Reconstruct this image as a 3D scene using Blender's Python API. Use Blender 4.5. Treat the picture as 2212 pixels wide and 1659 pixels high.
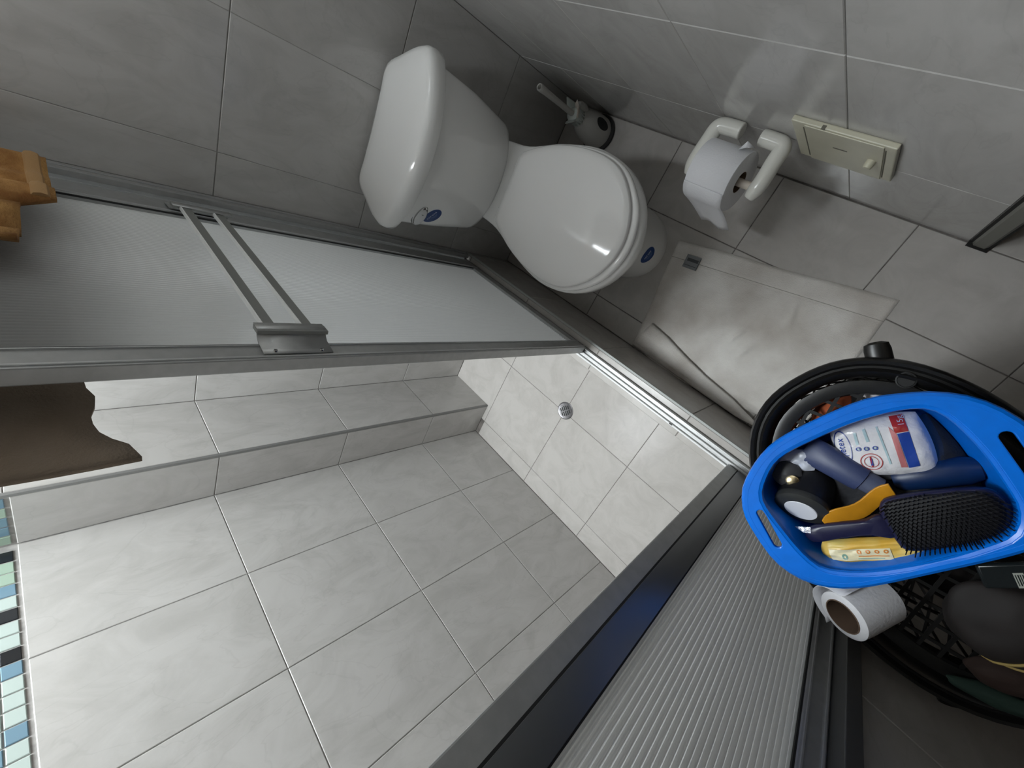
import bpy, bmesh, math, random
from mathutils import Vector, Matrix, noise
from mathutils.bvhtree import BVHTree

random.seed(4)
PI = math.pi
SC = bpy.context.scene
COL = SC.collection
for o in list(bpy.data.objects):
    bpy.data.objects.remove(o)

# ------------------------------------------------------------------ camera, sky, light, exposure
WA, WL, WR = 0.0, 0.0, 1.326          # back wall x, left (shower) wall y, right wall y
XE = 1.95                             # front wall x
CEIL = 2.32
cam_d = bpy.data.cameras.new('camera')
cam = bpy.data.objects.new('camera', cam_d)
COL.objects.link(cam)
cam_d.sensor_width = 36.0
cam_d.lens = 883.0 / 2212.0 * 36.0
cam_d.clip_start = 0.01
Rw = ((0.65309461, 0.40699745, -0.63860826),
      (0.58712854, -0.80474333, 0.08756856),
      (-0.47827555, -0.43213569, -0.76453335))
cam.matrix_world = Matrix(((Rw[0][0], -Rw[1][0], -Rw[2][0], 1.11936),
                           (Rw[0][1], -Rw[1][1], -Rw[2][1], 1.05996),
                           (Rw[0][2], -Rw[1][2], -Rw[2][2], 1.32),
                           (0, 0, 0, 1)))
SC.camera = cam

world = bpy.data.worlds.new('world')
SC.world = world
world.use_nodes = True
wn = world.node_tree
bg = wn.nodes['Background']
bg.inputs[0].default_value = (0.72, 0.83, 1.0, 1)
bg.inputs[1].default_value = 1.0

def area(name, loc, target, sx, sy, power, color):
    l = bpy.data.lights.new(name, 'AREA')
    l.shape = 'RECTANGLE'
    l.size, l.size_y = sx, sy
    l.energy = power
    l.color = color
    o = bpy.data.objects.new(name, l)
    COL.objects.link(o)
    o.location = loc
    d = Vector(target) - Vector(loc)
    o.rotation_euler = d.to_track_quat('-Z', 'Y').to_euler()
    return o
# daylight through the skylight over the shower
SKY = (0.06, 0.58, 0.12, 0.75)        # x0 x1 y0 y1
sky_l = area('skylight_daylight', ((SKY[0]+SKY[1])/2, (SKY[2]+SKY[3])/2, CEIL+0.13), ((SKY[0]+SKY[1])/2, (SKY[2]+SKY[3])/2, 0.0),
     SKY[1]-SKY[0], SKY[3]-SKY[2], 67.0, (0.945, 0.972, 1.0))
sky_l.rotation_euler = (0, 0, 0)
# warm light of the room beyond the open doorway
area('hall_light', (1.65, 2.3, 2.0), (1.5, 1.3, 0.4), 0.6, 0.6, 0.4, (1.0, 0.84, 0.66))

SC.view_settings.view_transform = 'Standard'
SC.view_settings.look = 'None'
SC.view_settings.gamma = 1.0
SC.view_settings.use_curve_mapping = False
SC.view_settings.exposure = 0.06

# ------------------------------------------------------------------ helpers
def tag(o, label=None, cat=None, group=None, kind=None):
    if label: o['label'] = label
    if cat: o['category'] = cat
    if group: o['group'] = group
    if kind: o['kind'] = kind
    return o

def thing(name, label, cat, loc=(0, 0, 0), group=None):
    o = bpy.data.objects.new(name, None)
    COL.objects.link(o)
    o.location = loc
    o.empty_display_size = 0.05
    return tag(o, label, cat, group)

class MB:
    def __init__(s):
        s.v = []; s.f = []
    def add(s, vs, fs):
        n = len(s.v)
        s.v += [tuple(p) for p in vs]
        s.f += [tuple(i + n for i in f) for f in fs]
        return s
    def box(s, a, b, M=None):
        x0, y0, z0 = a; x1, y1, z1 = b
        vs = [Vector(p) for p in ((x0,y0,z0),(x1,y0,z0),(x1,y1,z0),(x0,y1,z0),(x0,y0,z1),(x1,y0,z1),(x1,y1,z1),(x0,y1,z1))]
        if M: vs = [M @ p for p in vs]
        return s.add(vs, [(0,3,2,1),(4,5,6,7),(0,1,5,4),(1,2,6,5),(2,3,7,6),(3,0,4,7)])
    def loft(s, rings, cap0=True, cap1=True):
        n = len(rings[0]); vs = [p for r in rings for p in r]; fs = []
        for k in range(len(rings) - 1):
            for i in range(n):
                j = (i + 1) % n
                fs.append((k*n + i, k*n + j, (k+1)*n + j, (k+1)*n + i))
        if cap0: fs.append(tuple(range(n))[::-1])
        if cap1: fs.append(tuple((len(rings)-1)*n + i for i in range(n)))
        return s.add(vs, fs)
    def tube(s, path, r, n=10, closed=False, flat=None, cap=True):
        path = [Vector(p) for p in path]; m = len(path); rings = []
        up = None
        for i, p in enumerate(path):
            if closed: d = path[(i+1) % m] - path[i-1]
            else: d = path[min(i+1, m-1)] - path[max(i-1, 0)]
            d.normalize()
            if up is None:
                up = Vector((0, 0, 1)) if abs(d.z) < 0.9 else Vector((1, 0, 0))
            side = d.cross(up).normalized(); up2 = side.cross(d).normalized(); up = up2
            rr = r[i] if isinstance(r, (list, tuple)) else r
            fl = flat if flat else 1.0
            rings.append([p + side*math.cos(2*PI*k/n)*rr + up2*math.sin(2*PI*k/n)*rr*fl for k in range(n)])
        if closed:
            vs = [q for rg in rings for q in rg]; fs = []
            for k in range(m):
                k2 = (k+1) % m
                for i in range(n):
                    j = (i+1) % n
                    fs.append((k*n+i, k*n+j, k2*n+j, k2*n+i))
            return s.add(vs, fs)
        return s.loft(rings, cap, cap)
    def lathe(s, prof, n=32, M=None, closed_prof=False):
        rings = []
        for r, z in prof:
            rings.append([Vector((r*math.cos(2*PI*k/n), r*math.sin(2*PI*k/n), z)) for k in range(n)])
        if M: rings = [[M @ p for p in rg] for rg in rings]
        if closed_prof:
            rings.append(rings[0])
            return s.loft(rings, False, False)
        return s.loft(rings, True, True)
    def build(s, name, m, parent=None, smooth=True, bevel=0, sub=0, angle=35, solid=0):
        me = bpy.data.meshes.new(name)
        me.from_pydata(s.v, [], s.f)
        bm = bmesh.new(); bm.from_mesh(me)
        bmesh.ops.recalc_face_normals(bm, faces=bm.faces)
        if smooth:
            for f in bm.faces: f.smooth = True
            for e in bm.edges:
                if len(e.link_faces) == 2 and e.calc_face_angle(0) > math.radians(angle): e.smooth = False
        bm.to_mesh(me); bm.free()
        return link(name, me, m, parent, bevel, sub, solid)

def link(name, me, m, parent=None, bevel=0, sub=0, solid=0):
    me.materials.clear(); me.materials.append(m)
    o = bpy.data.objects.new(name, me)
    COL.objects.link(o)
    if parent: o.parent = parent
    if solid:
        md = o.modifiers.new('solid', 'SOLIDIFY'); md.thickness = solid; md.offset = 0
    if bevel:
        md = o.modifiers.new('bevel', 'BEVEL'); md.width = bevel; md.segments = 2; md.limit_method = 'ANGLE'
    if sub:
        md = o.modifiers.new('sub', 'SUBSURF'); md.levels = sub; md.render_levels = sub
    return o

def spline(pts, n):
    """closed Catmull-Rom through 2-D points, n samples by length"""
    P = [Vector((p[0], p[1], 0)) for p in pts]; m = len(P); out = []
    for i in range(m):
        a, b, c, d = P[i-1], P[i], P[(i+1) % m], P[(i+2) % m]
        for k in range(16):
            t = k/16
            out.append(0.5*((2*b) + (c-a)*t + (2*a-5*b+4*c-d)*t*t + (3*b-a-3*c+d)*t*t*t))
    L = [0]
    for i in range(len(out)): L.append(L[-1] + (out[(i+1) % len(out)] - out[i]).length)
    res = []; j = 0
    for k in range(n):
        s = L[-1]*k/n
        while L[j+1] < s: j += 1
        t = (s-L[j])/max(L[j+1]-L[j], 1e-9)
        q = out[j].lerp(out[(j+1) % len(out)], t)
        res.append((q.x, q.y))
    return res

def sym(half):
    """half outline (x, y>=0) from back centre to front centre -> closed list"""
    a = [(x, y) for x, y in half]
    b = [(x, -y) for x, y in reversed(half) if y > 1e-6]
    return a + b

def ring(out, z, inset=0.0, dz=None):
    cx = sum(p[0] for p in out)/len(out); cy = sum(p[1] for p in out)/len(out)
    r = []
    for x, y in out:
        d = math.hypot(x-cx, y-cy)
        k = max(0.0, 1 - inset/max(d, 1e-6))
        r.append(Vector((cx + (x-cx)*k, cy + (y-cy)*k, z)))
    return r

# ------------------------------------------------------------------ materials
def mat(name, col, rough=0.5, metal=0.0, spec=0.5, noise_amt=0.0, noise_scale=20, bump=0.0, bump_scale=200, coat=0.0, col2=None, sheen=0.0):
    m = bpy.data.materials.new(name); m.use_nodes = True
    nt = m.node_tree; b = nt.nodes['Principled BSDF']
    b.inputs['Base Color'].default_value = (*col, 1)
    b.inputs['Roughness'].default_value = rough
    b.inputs['Metallic'].default_value = metal
    b.inputs['Specular IOR Level'].default_value = spec
    b.inputs['Coat Weight'].default_value = coat
    b.inputs['Sheen Weight'].default_value = sheen
    if noise_amt or col2:
        tc = nt.nodes.new('ShaderNodeTexCoord'); n = nt.nodes.new('ShaderNodeTexNoise')
        n.inputs['Scale'].default_value = noise_scale; n.inputs['Detail'].default_value = 5
        nt.links.new(tc.outputs['Object'], n.inputs['Vector'])
        r = nt.nodes.new('ShaderNodeValToRGB')
        c2 = col2 if col2 else tuple(c*(1-noise_amt) for c in col)
        r.color_ramp.elements[0].position = 0.35; r.color_ramp.elements[1].position = 0.65
        r.color_ramp.elements[0].color = (*c2, 1); r.color_ramp.elements[1].color = (*col, 1)
        nt.links.new(n.outputs['Fac'], r.inputs['Fac'])
        nt.links.new(r.outputs['Color'], b.inputs['Base Color'])
    if bump:
        tc2 = nt.nodes.new('ShaderNodeTexCoord'); n2 = nt.nodes.new('ShaderNodeTexNoise')
        n2.inputs['Scale'].default_value = bump_scale; n2.inputs['Detail'].default_value = 4
        nt.links.new(tc2.outputs['Object'], n2.inputs['Vector'])
        bp = nt.nodes.new('ShaderNodeBump'); bp.inputs['Strength'].default_value = bump; bp.inputs['Distance'].default_value = 0.002
        nt.links.new(n2.outputs['Fac'], bp.inputs['Height'])
        nt.links.new(bp.outputs['Normal'], b.inputs['Normal'])
    return m

def tile_mat(name, base, dark, rough, vein=0.5, stretch=(1, 1, 1)):
    """glazed marble-look tile; every tile takes its own patch of the pattern"""
    m = bpy.data.materials.new(name); m.use_nodes = True
    nt = m.node_tree; b = nt.nodes['Principled BSDF']; N = nt.nodes.new; K = nt.links.new
    b.inputs['Roughness'].default_value = rough
    tc = N('ShaderNodeTexCoord'); oi = N('ShaderNodeObjectInfo')
    mu = N('ShaderNodeMath'); mu.operation = 'MULTIPLY'; mu.inputs[1].default_value = 61.0
    K(oi.outputs['Random'], mu.inputs[0])
    ad = N('ShaderNodeVectorMath'); ad.operation = 'ADD'
    K(tc.outputs['Object'], ad.inputs[0]); K(mu.outputs[0], ad.inputs[1])
    mp = N('ShaderNodeMapping'); mp.inputs['Rotation'].default_value = (0, 0, 0.75); mp.inputs['Scale'].default_value = stretch
    K(ad.outputs[0], mp.inputs['Vector'])
    n1 = N('ShaderNodeTexNoise'); n1.inputs['Scale'].default_value = 11; n1.inputs['Detail'].default_value = 9; n1.inputs['Roughness'].default_value = 0.62; n1.inputs['Distortion'].default_value = 1.2
    K(mp.outputs[0], n1.inputs['Vector'])
    r1 = N('ShaderNodeValToRGB'); r1.color_ramp.elements[0].position = 0.34; r1.color_ramp.elements[1].position = 0.60
    r1.color_ramp.elements[0].color = (*dark, 1); r1.color_ramp.elements[1].color = (*base, 1)
    K(n1.outputs['Fac'], r1.inputs['Fac'])
    n2 = N('ShaderNodeTexNoise'); n2.inputs['Scale'].default_value = 5; n2.inputs['Detail'].default_value = 4; n2.inputs['Distortion'].default_value = 2.6
    K(mp.outputs[0], n2.inputs['Vector'])
    r2 = N('ShaderNodeValToRGB'); e = r2.color_ramp.elements
    e[0].position = 0.485; e[0].color = (0, 0, 0, 1); e[1].position = 0.5; e[1].color = (vein, vein, vein, 1)
    x = e.new(0.515); x.color = (0, 0, 0, 1)
    K(n2.outputs['Fac'], r2.inputs['Fac'])
    mx = N('ShaderNodeMixRGB'); mx.inputs[2].default_value = (dark[0]*0.72, dark[1]*0.71, dark[2]*0.70, 1)
    K(r2.outputs['Color'], mx.inputs[0]); K(r1.outputs['Color'], mx.inputs[1])
    K(mx.outputs[0], b.inputs['Base Color'])
    bp = N('ShaderNodeBump'); bp.inputs['Strength'].default_value = 0.05; bp.inputs['Distance'].default_value = 0.002
    K(n1.outputs['Fac'], bp.inputs['Height']); K(bp.outputs[0], b.inputs['Normal'])
    return m

def acrylic_mat(name):
    m = bpy.data.materials.new(name); m.use_nodes = True
    nt = m.node_tree; N = nt.nodes.new; K = nt.links.new
    out = nt.nodes['Material Output']; nt.nodes.remove(nt.nodes['Principled BSDF'])
    tr = N('ShaderNodeBsdfTranslucent'); tr.inputs[0].default_value = (0.68, 0.69, 0.69, 1)
    df = N('ShaderNodeBsdfDiffuse'); df.inputs[0].default_value = (0.52, 0.52, 0.515, 1)
    gl = N('ShaderNodeBsdfGlossy'); gl.inputs['Roughness'].default_value = 0.45
    a = N('ShaderNodeMixShader'); a.inputs[0].default_value = 0.42
    K(tr.outputs[0], a.inputs[1]); K(df.outputs[0], a.inputs[2])
    fr = N('ShaderNodeFresnel'); fr.inputs[0].default_value = 1.12
    c = N('ShaderNodeMixShader'); K(fr.outputs[0], c.inputs[0])
    K(a.outputs[0], c.inputs[1]); K(gl.outputs[0], c.inputs[2])
    K(c.outputs[0], out.inputs[0])
    return m

def film_mat(name, tint, fac, rough=0.08):
    m = bpy.data.materials.new(name); m.use_nodes = True
    nt = m.node_tree; N = nt.nodes.new; K = nt.links.new
    out = nt.nodes['Material Output']; nt.nodes.remove(nt.nodes['Principled BSDF'])
    tp = N('ShaderNodeBsdfTransparent'); tp.inputs[0].default_value = (*tint, 1)
    gl = N('ShaderNodeBsdfGlossy'); gl.inputs['Roughness'].default_value = rough
    a = N('ShaderNodeMixShader'); a.inputs[0].default_value = fac
    K(tp.outputs[0], a.inputs[1]); K(gl.outputs[0], a.inputs[2]); K(a.outputs[0], out.inputs[0])
    return m

M = {}
M['wall_tile'] = tile_mat('wall_tile', (0.53, 0.517, 0.50), (0.455, 0.442, 0.423), 0.17, 0.16, (1.0, 0.5, 1.0))
M['floor_tile'] = tile_mat('floor_tile', (0.49, 0.465, 0.44), (0.43, 0.405, 0.38), 0.16, 0.06)
M['grout'] = mat('grout', (0.33, 0.31, 0.29), 0.85, noise_amt=0.25, noise_scale=60)
M['pale_grout'] = mat('pale_grout', (0.46, 0.445, 0.43), 0.85, noise_amt=0.3, noise_scale=60)
M['dark_grout'] = mat('dark_grout', (0.20, 0.18, 0.165), 0.9, noise_amt=0.4, noise_scale=40)
M['plaster'] = mat('plaster', (0.46, 0.45, 0.43), 0.8, noise_amt=0.05)
M['ceramic'] = mat('ceramic', (0.87, 0.865, 0.85), 0.09, coat=0.3)
M['seat_plastic'] = mat('seat_plastic', (0.86, 0.85, 0.835), 0.09)
M['alu'] = mat('aluminium', (0.66, 0.67, 0.67), 0.36, metal=0.6, noise_amt=0.06, noise_scale=90)
M['alu_grey'] = mat('anodised_aluminium', (0.46, 0.465, 0.46), 0.40, metal=0.45, noise_amt=0.1, noise_scale=70)
M['bar_face'] = mat('bar_face', (0.30, 0.305, 0.29), 0.45, metal=0.4)
M['bar_highlight'] = mat('lit_edge', (0.95, 0.95, 0.95), 0.30)  # near-white: the light on the towel bars' top edge put into the colour
M['trim_dark'] = mat('trim_dark', (0.24, 0.24, 0.235), 0.5, metal=0.3)
M['stile_dark'] = mat('polished_stile', (0.22, 0.225, 0.235), 0.30, metal=0.8)
M['alu_dark'] = mat('dark_channel', (0.16, 0.16, 0.16), 0.5, metal=0.5)
M['alu_trim'] = mat('dull_trim', (0.40, 0.41, 0.40), 0.6, metal=0.2)
M['white_alu'] = mat('white_rail', (0.78, 0.78, 0.78), 0.3)
M['acrylic'] = acrylic_mat('corrugated_acrylic')
M['rubber'] = mat('black_rubber', (0.02, 0.02, 0.02), 0.7)
M['chrome'] = mat('chrome', (0.62, 0.62, 0.62), 0.08, metal=1.0)
M['steel'] = mat('drain_steel', (0.33, 0.32, 0.33), 0.3, metal=0.9, noise_amt=0.3, noise_scale=120)
M['black'] = mat('black_void', (0.008, 0.008, 0.008), 0.6)
M['black_plastic'] = mat('black_plastic', (0.010, 0.0095, 0.009), 0.34, noise_amt=0.2, noise_scale=30)
M['blue_plastic'] = mat('blue_plastic', (0.001, 0.17, 0.76), 0.3, noise_amt=0.08, noise_scale=50)
M['blue_sticker'] = mat('blue_sticker', (0.003, 0.045, 0.20), 0.3)
M['white_print'] = mat('white_print', (0.62, 0.68, 0.85), 0.4)
M['soft_print'] = mat('soft_print', (0.12, 0.19, 0.42), 0.4)
M['ivory'] = mat('ivory_plastic', (0.60, 0.575, 0.45), 0.35, noise_amt=0.08, noise_scale=25)
M['ivory_dark'] = mat('ivory_shade', (0.14, 0.13, 0.10), 0.6)
M['holder'] = mat('holder_porcelain', (0.74, 0.73, 0.68), 0.2)
M['paper'] = mat('tissue_paper', (0.80, 0.80, 0.83), 0.9, bump=0.25, bump_scale=260)
M['card'] = mat('cardboard', (0.17, 0.11, 0.075), 0.85, noise_amt=0.2)
M['mat'] = mat('terry_mat', (0.80, 0.77, 0.73), 0.95, bump=0.8, bump_scale=420, col2=(0.53, 0.485, 0.44), noise_scale=6, sheen=0.3)
M['mat_dark_line'] = mat('mat_dark_line', (0.36, 0.335, 0.30), 0.95)
M['mat_tag'] = mat('mat_tag', (0.26, 0.27, 0.28), 0.7, noise_amt=0.2)
M['tag_dark'] = mat('tag_dark', (0.07, 0.075, 0.08), 0.7)
M['towel'] = mat('orange_terry', (0.55, 0.30, 0.10), 0.95, bump=0.9, bump_scale=300, col2=(0.24, 0.10, 0.025), noise_scale=22)
M['towel_backlit'] = mat('backlit_terry', (0.25, 0.195, 0.145), 0.95, bump=0.9, bump_scale=300, col2=(0.20, 0.15, 0.105), noise_scale=12)  # inner side of the same towel, its backlit shade put into the colour
M['hem'] = mat('towel_hem', (0.42, 0.25, 0.11), 0.9, bump=0.5, bump_scale=200)
M['brush_white'] = mat('brush_plastic', (0.50, 0.49, 0.46), 0.4)
M['brush_pale'] = mat('brush_collar', (0.52, 0.56, 0.53), 0.4)
M['cream'] = mat('cream_petal', (0.60, 0.53, 0.46), 0.5)
M['mosaic_black'] = mat('mosaic_black', (0.02, 0.022, 0.025), 0.08)
M['mosaic_pale'] = mat('mosaic_pale', (0.47, 0.55, 0.52), 0.08)
M['mosaic_blue'] = mat('mosaic_blue', (0.17, 0.28, 0.36), 0.08)
M['mosaic_green'] = mat('mosaic_green', (0.36, 0.47, 0.38), 0.08)
M['cotton'] = mat('cotton_wool', (0.82, 0.81, 0.82), 0.95, bump=0.7, bump_scale=120)
M['film'] = film_mat('clear_film', (0.97, 0.97, 0.98), 0.07)
M['print_red'] = mat('print_red', (0.50, 0.035, 0.03), 0.35)
M['print_blue'] = mat('print_blue', (0.02, 0.07, 0.38), 0.35)
M['print_pink'] = mat('print_pink', (0.60, 0.20, 0.20), 0.35)
M['print_teal'] = mat('print_teal', (0.45, 0.62, 0.66), 0.4)
M['navy'] = mat('navy_plastic', (0.035, 0.05, 0.125), 0.45)
M['navy_pale'] = mat('navy_cap', (0.075, 0.09, 0.15), 0.45)
M['brush_navy'] = mat('brush_navy', (0.011, 0.011, 0.042), 0.35)
M['bristle'] = mat('bristle', (0.003, 0.003, 0.006), 0.6)
M['deep_blue'] = mat('deep_blue', (0.003, 0.018, 0.07), 0.4)
M['shade_filler'] = mat('tub_shade', (0.006, 0.007, 0.011), 0.75, bump=0.5, bump_scale=150)
M['can_black'] = mat('can_black', (0.008, 0.008, 0.009), 0.4)
M['can_rim'] = mat('can_rim', (0.03, 0.031, 0.03), 0.4)
M['can_white'] = mat('can_white', (0.74, 0.75, 0.80), 0.5)
M['dark_grey'] = mat('dark_grey', (0.03, 0.03, 0.034), 0.5)
M['gold'] = mat('gold', (0.75, 0.62, 0.38), 0.25, metal=1.0)
M['foil'] = mat('foil', (0.65, 0.65, 0.70), 0.25, metal=0.8, bump=0.8, bump_scale=90)
M['orange_pack'] = mat('orange_pack', (0.62, 0.27, 0.012), 0.4, noise_amt=0.15, noise_scale=60)
M['yellow_pack'] = mat('yellow_pack', (0.70, 0.55, 0.17), 0.35, col2=(0.72, 0.40, 0.04), noise_scale=28)
M['cream_print'] = mat('cream_print', (0.74, 0.66, 0.42), 0.4)
M['orange_print'] = mat('orange_print', (0.65, 0.22, 0.03), 0.4)
M['green_print'] = mat('green_print', (0.20, 0.36, 0.30), 0.4)
M['wrapper'] = mat('white_wrapper', (0.62, 0.65, 0.74), 0.3, noise_amt=0.15, noise_scale=60)
M['cloth_orange'] = mat('cloth_orange', (0.50, 0.11, 0.035), 0.9, noise_amt=0.3, noise_scale=25)
M['cloth_white'] = mat('cloth_white', (0.70, 0.66, 0.68), 0.9)
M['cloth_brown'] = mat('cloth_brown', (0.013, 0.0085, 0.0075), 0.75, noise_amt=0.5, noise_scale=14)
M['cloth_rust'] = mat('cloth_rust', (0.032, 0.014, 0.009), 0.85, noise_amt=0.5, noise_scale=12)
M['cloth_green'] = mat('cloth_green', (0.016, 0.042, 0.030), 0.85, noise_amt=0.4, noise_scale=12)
M['piping'] = mat('yellow_piping', (0.30, 0.21, 0.06), 0.7)
M['black_bag'] = mat('black_bag', (0.012, 0.015, 0.016), 0.22)
M['pale_label'] = mat('pale_label', (0.32, 0.33, 0.29), 0.5)
M['wood'] = mat('door_paint', (0.17, 0.165, 0.145), 0.5)
M['soot'] = mat('dark_caulk', (0.012, 0.011, 0.01), 0.9)
M['dark_unseen'] = mat('dark_unseen', (0.10, 0.075, 0.055), 0.5, noise_amt=0.3, noise_scale=8)
M['pane'] = film_mat('window_pane', (0.95, 0.97, 0.97), 0.06)

# ------------------------------------------------------------------ structure
def structure(name, m, *boxes, label=None):
    mb = MB()
    for a, b in boxes: mb.box(a, b)
    o = mb.build(name, m, None, smooth=False)
    o['kind'] = 'structure'
    if label: o['label'] = label
    return o

RC = 0.0022      # joint depth
_tile_cache = {}
def tile_mesh(w, h, t, m, ch=0.0012):
    key = (round(w, 3), round(h, 3), m.name)
    if key in _tile_cache: return _tile_cache[key]
    x, y = w/2, h/2
    vs = []
    for k, z in ((0, -t), (0, -ch*0.8), (ch, 0)):
        vs += [(-x+k, -y+k, z), (x-k, -y+k, z), (x-k, y-k, z), (-x+k, y-k, z)]
    fs = [(0, 3, 2, 1), (8, 9, 10, 11)]
    for k in (0, 4):
        for i in range(4):
            j = (i+1) % 4
            fs.append((k+i, k+j, k+4+j, k+4+i))
    me = bpy.data.meshes.new('tile'); me.from_pydata(vs, [], fs); me.materials.append(m)
    _tile_cache[key] = me
    return me

def tiles(parent, o, eu, ev, n, U, V, m, g=0.0018, name='tile', skip=None, gu=None):
    o, eu, ev, n = Vector(o), Vector(eu), Vector(ev), Vector(n)
    if eu.cross(ev).dot(n) < 0:
        raise ValueError('tile frame is left-handed')
    for a in range(len(U)-1):
        for b in range(len(V)-1):
            u0, u1, v0, v1 = U[a], U[a+1], V[b], V[b+1]
            if skip and skip((u0+u1)/2, (v0+v1)/2): continue
            w, h = u1-u0-(g if gu is None else gu), v1-v0-g
            if w < 0.004 or h < 0.004: continue
            mm = m(a, b) if callable(m) else m
            ob = bpy.data.objects.new(name, tile_mesh(w, h, RC, mm))
            COL.objects.link(ob); ob.parent = parent
            c = o + eu*(u0+u1)/2 + ev*(v0+v1)/2
            tilt = Matrix.Rotation(random.uniform(-0.0012, 0.0012), 4, 'X') @ Matrix.Rotation(random.uniform(-0.0012, 0.0012), 4, 'Y')
            ob.matrix_local = Matrix(((eu.x, ev.x, n.x, c.x), (eu.y, ev.y, n.y, c.y), (eu.z, ev.z, n.z, c.z), (0, 0, 0, 1))) @ tilt

ZR = [0.0, 0.307, 0.6595, 1.0115, 1.357]               # wall joints
ZU = [1.4435, 1.795, 2.1465, CEIL]
CX, CY = 0.231, 0.150                                    # pipe chase
CB0, CB1, CBZ = 0.655, 0.732, 0.228                      # shower curb
XS = 1.385                                               # end of the shower front

floor = structure('floor', M['dark_grout'], ((-0.1, -0.1, -0.08), (XE+0.1, 2.6, -RC)), label='pale grey tiled floor')
fx = [0.0, 0.130, 0.4425, 0.755, 1.068, 1.380, 1.6925, XE]
tiles(floor, (0, 0, 0), (1, 0, 0), (0, 1, 0), (0, 0, 1), fx, [CB1+0.001, 0.8135, 1.126, WR-0.002], M['floor_tile'], 0.0022)
tiles(floor, (0, 0, 0), (1, 0, 0), (0, 1, 0), (0, 0, 1), [1.2, 1.380, 1.6925, XE], [WR-0.002, 1.44, 1.75], M['floor_tile'], 0.0022)
sx = [0.0, 0.2515, 0.564, 0.870, 1.176, XS]
tiles(floor, (0, 0, 0), (1, 0, 0), (0, 1, 0), (0, 0, 1), sx, [0.0, 0.074, 0.375, CB0-0.001], M['floor_tile'], 0.0014,
      skip=lambda u, v: u < CX and v < 0.1)

# back wall (behind the toilet) with the window opening in the shower
wall_back = structure('wall_back', M['grout'], ((-0.12, -0.1, -0.05), (-RC, 1.5, CEIL)), label='grey tiled wall behind the toilet')
# frame: u along +y, v along +z, n = +x
ZT = [1.363, 1.7145, 2.066, CEIL]
tiles(wall_back, (0, 0, 0), (0, 1, 0), (0, 0, 1), (1, 0, 0), [0.731, 0.825, 1.0755, WR], ZR[:4] + ZT, M['wall_tile'], gu=0.0004)
tiles(wall_back, (0, 0, 0), (0, 1, 0), (0, 0, 1), (1, 0, 0), [CY, 0.40, 0.655], ZR[:4] + ZT, M['wall_tile'], gu=0.0004)
tiles(wall_back, (0, 0, 0), (0, 1, 0), (0, 0, 1), (1, 0, 0), [0.655, 0.731], [CBZ] + ZR[1:4] + ZT, M['wall_tile'], gu=0.0004)

# left wall: the shower wall. frame u = -x, v = z, n = +y
wall_left = structure('wall_left', M['pale_grout'], ((-0.1, -0.12, -0.05), (XE+0.1, -RC, CEIL)), label='pale tiled shower wall with mosaic band')
ux = [-XE, -1.747, -1.4965, -1.246, -0.9955, -0.7465, -0.496, -CX]
tiles(wall_left, (0, 0, 0), (-1, 0, 0), (0, 0, 1), (0, 1, 0), ux, ZR, M['wall_tile'], 0.0018)
tiles(wall_left, (0, 0, 0), (-1, 0, 0), (0, 0, 1), (0, 1, 0), ux, ZU, M['wall_tile'], 0.0018)
seq = 'KGGBWKWWKBWWWBWWKWBWWKWWWBWKWWBWWKWBW'
seq2 = 'GWGWKWWGWWBWWWBWKWWWWBWWKWWBWWKWWBWWK'
seq3 = 'WBWWKWWWBWGKWWWBWWKWWBWWWKWWBWWKWWWBW'
MM = {'K': M['mosaic_black'], 'G': M['mosaic_green'], 'B': M['mosaic_blue'], 'W': M['mosaic_pale']}
mp = 0.0275
MZ = [1.362, 1.389, 1.416, 1.443]
nm = 36
U = [-(0.2435 + mp*k) for k in range(nm, -1, -1)]
tiles(wall_left, (0, 0, 0), (-1, 0, 0), (0, 0, 1), (0, 1, 0), U, MZ,
      lambda a, b: MM[(seq, seq2, seq3)[b][nm-1-a]], 0.0022, 'mosaic_tile')

# pipe chase in the back left corner of the shower
chase = structure('wall_chase', M['pale_grout'], ((-0.01, -0.01, -0.02), (CX-RC, CY-RC, CEIL)), label='tiled boxed-in corner of the shower')
tiles(chase, (CX, 0, 0), (0, 1, 0), (0, 0, 1), (1, 0, 0), [0.0, CY-0.007], ZR, M['wall_tile'], 0.0018)
tiles(chase, (CX, 0, 0), (0, 1, 0), (0, 0, 1), (1, 0, 0), [0.0, CY-0.007], ZU, M['wall_tile'], 0.0018)
tiles(chase, (CX, 0, 0), (0, 1, 0), (0, 0, 1), (1, 0, 0), [0.003+mp*k for k in range(6)], MZ, lambda a, b: MM['GWBGBK'[(a*2+b) % 6]], 0.003, 'mosaic_tile')
tiles(chase, (0, CY, 0), (-1, 0, 0), (0, 0, 1), (0, 1, 0), [-(CX-0.007), 0.0], ZR[:4] + [1.363, 1.7145, 2.066, CEIL], M['wall_tile'], 0.0018)
tr = structure('trim_1', M['trim_dark'], ((CX-0.0065, CY-0.0065, 0.0), (CX+0.0006, CY+0.0006, CEIL)), label='grey metal edge strip of the boxed corner')

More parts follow.
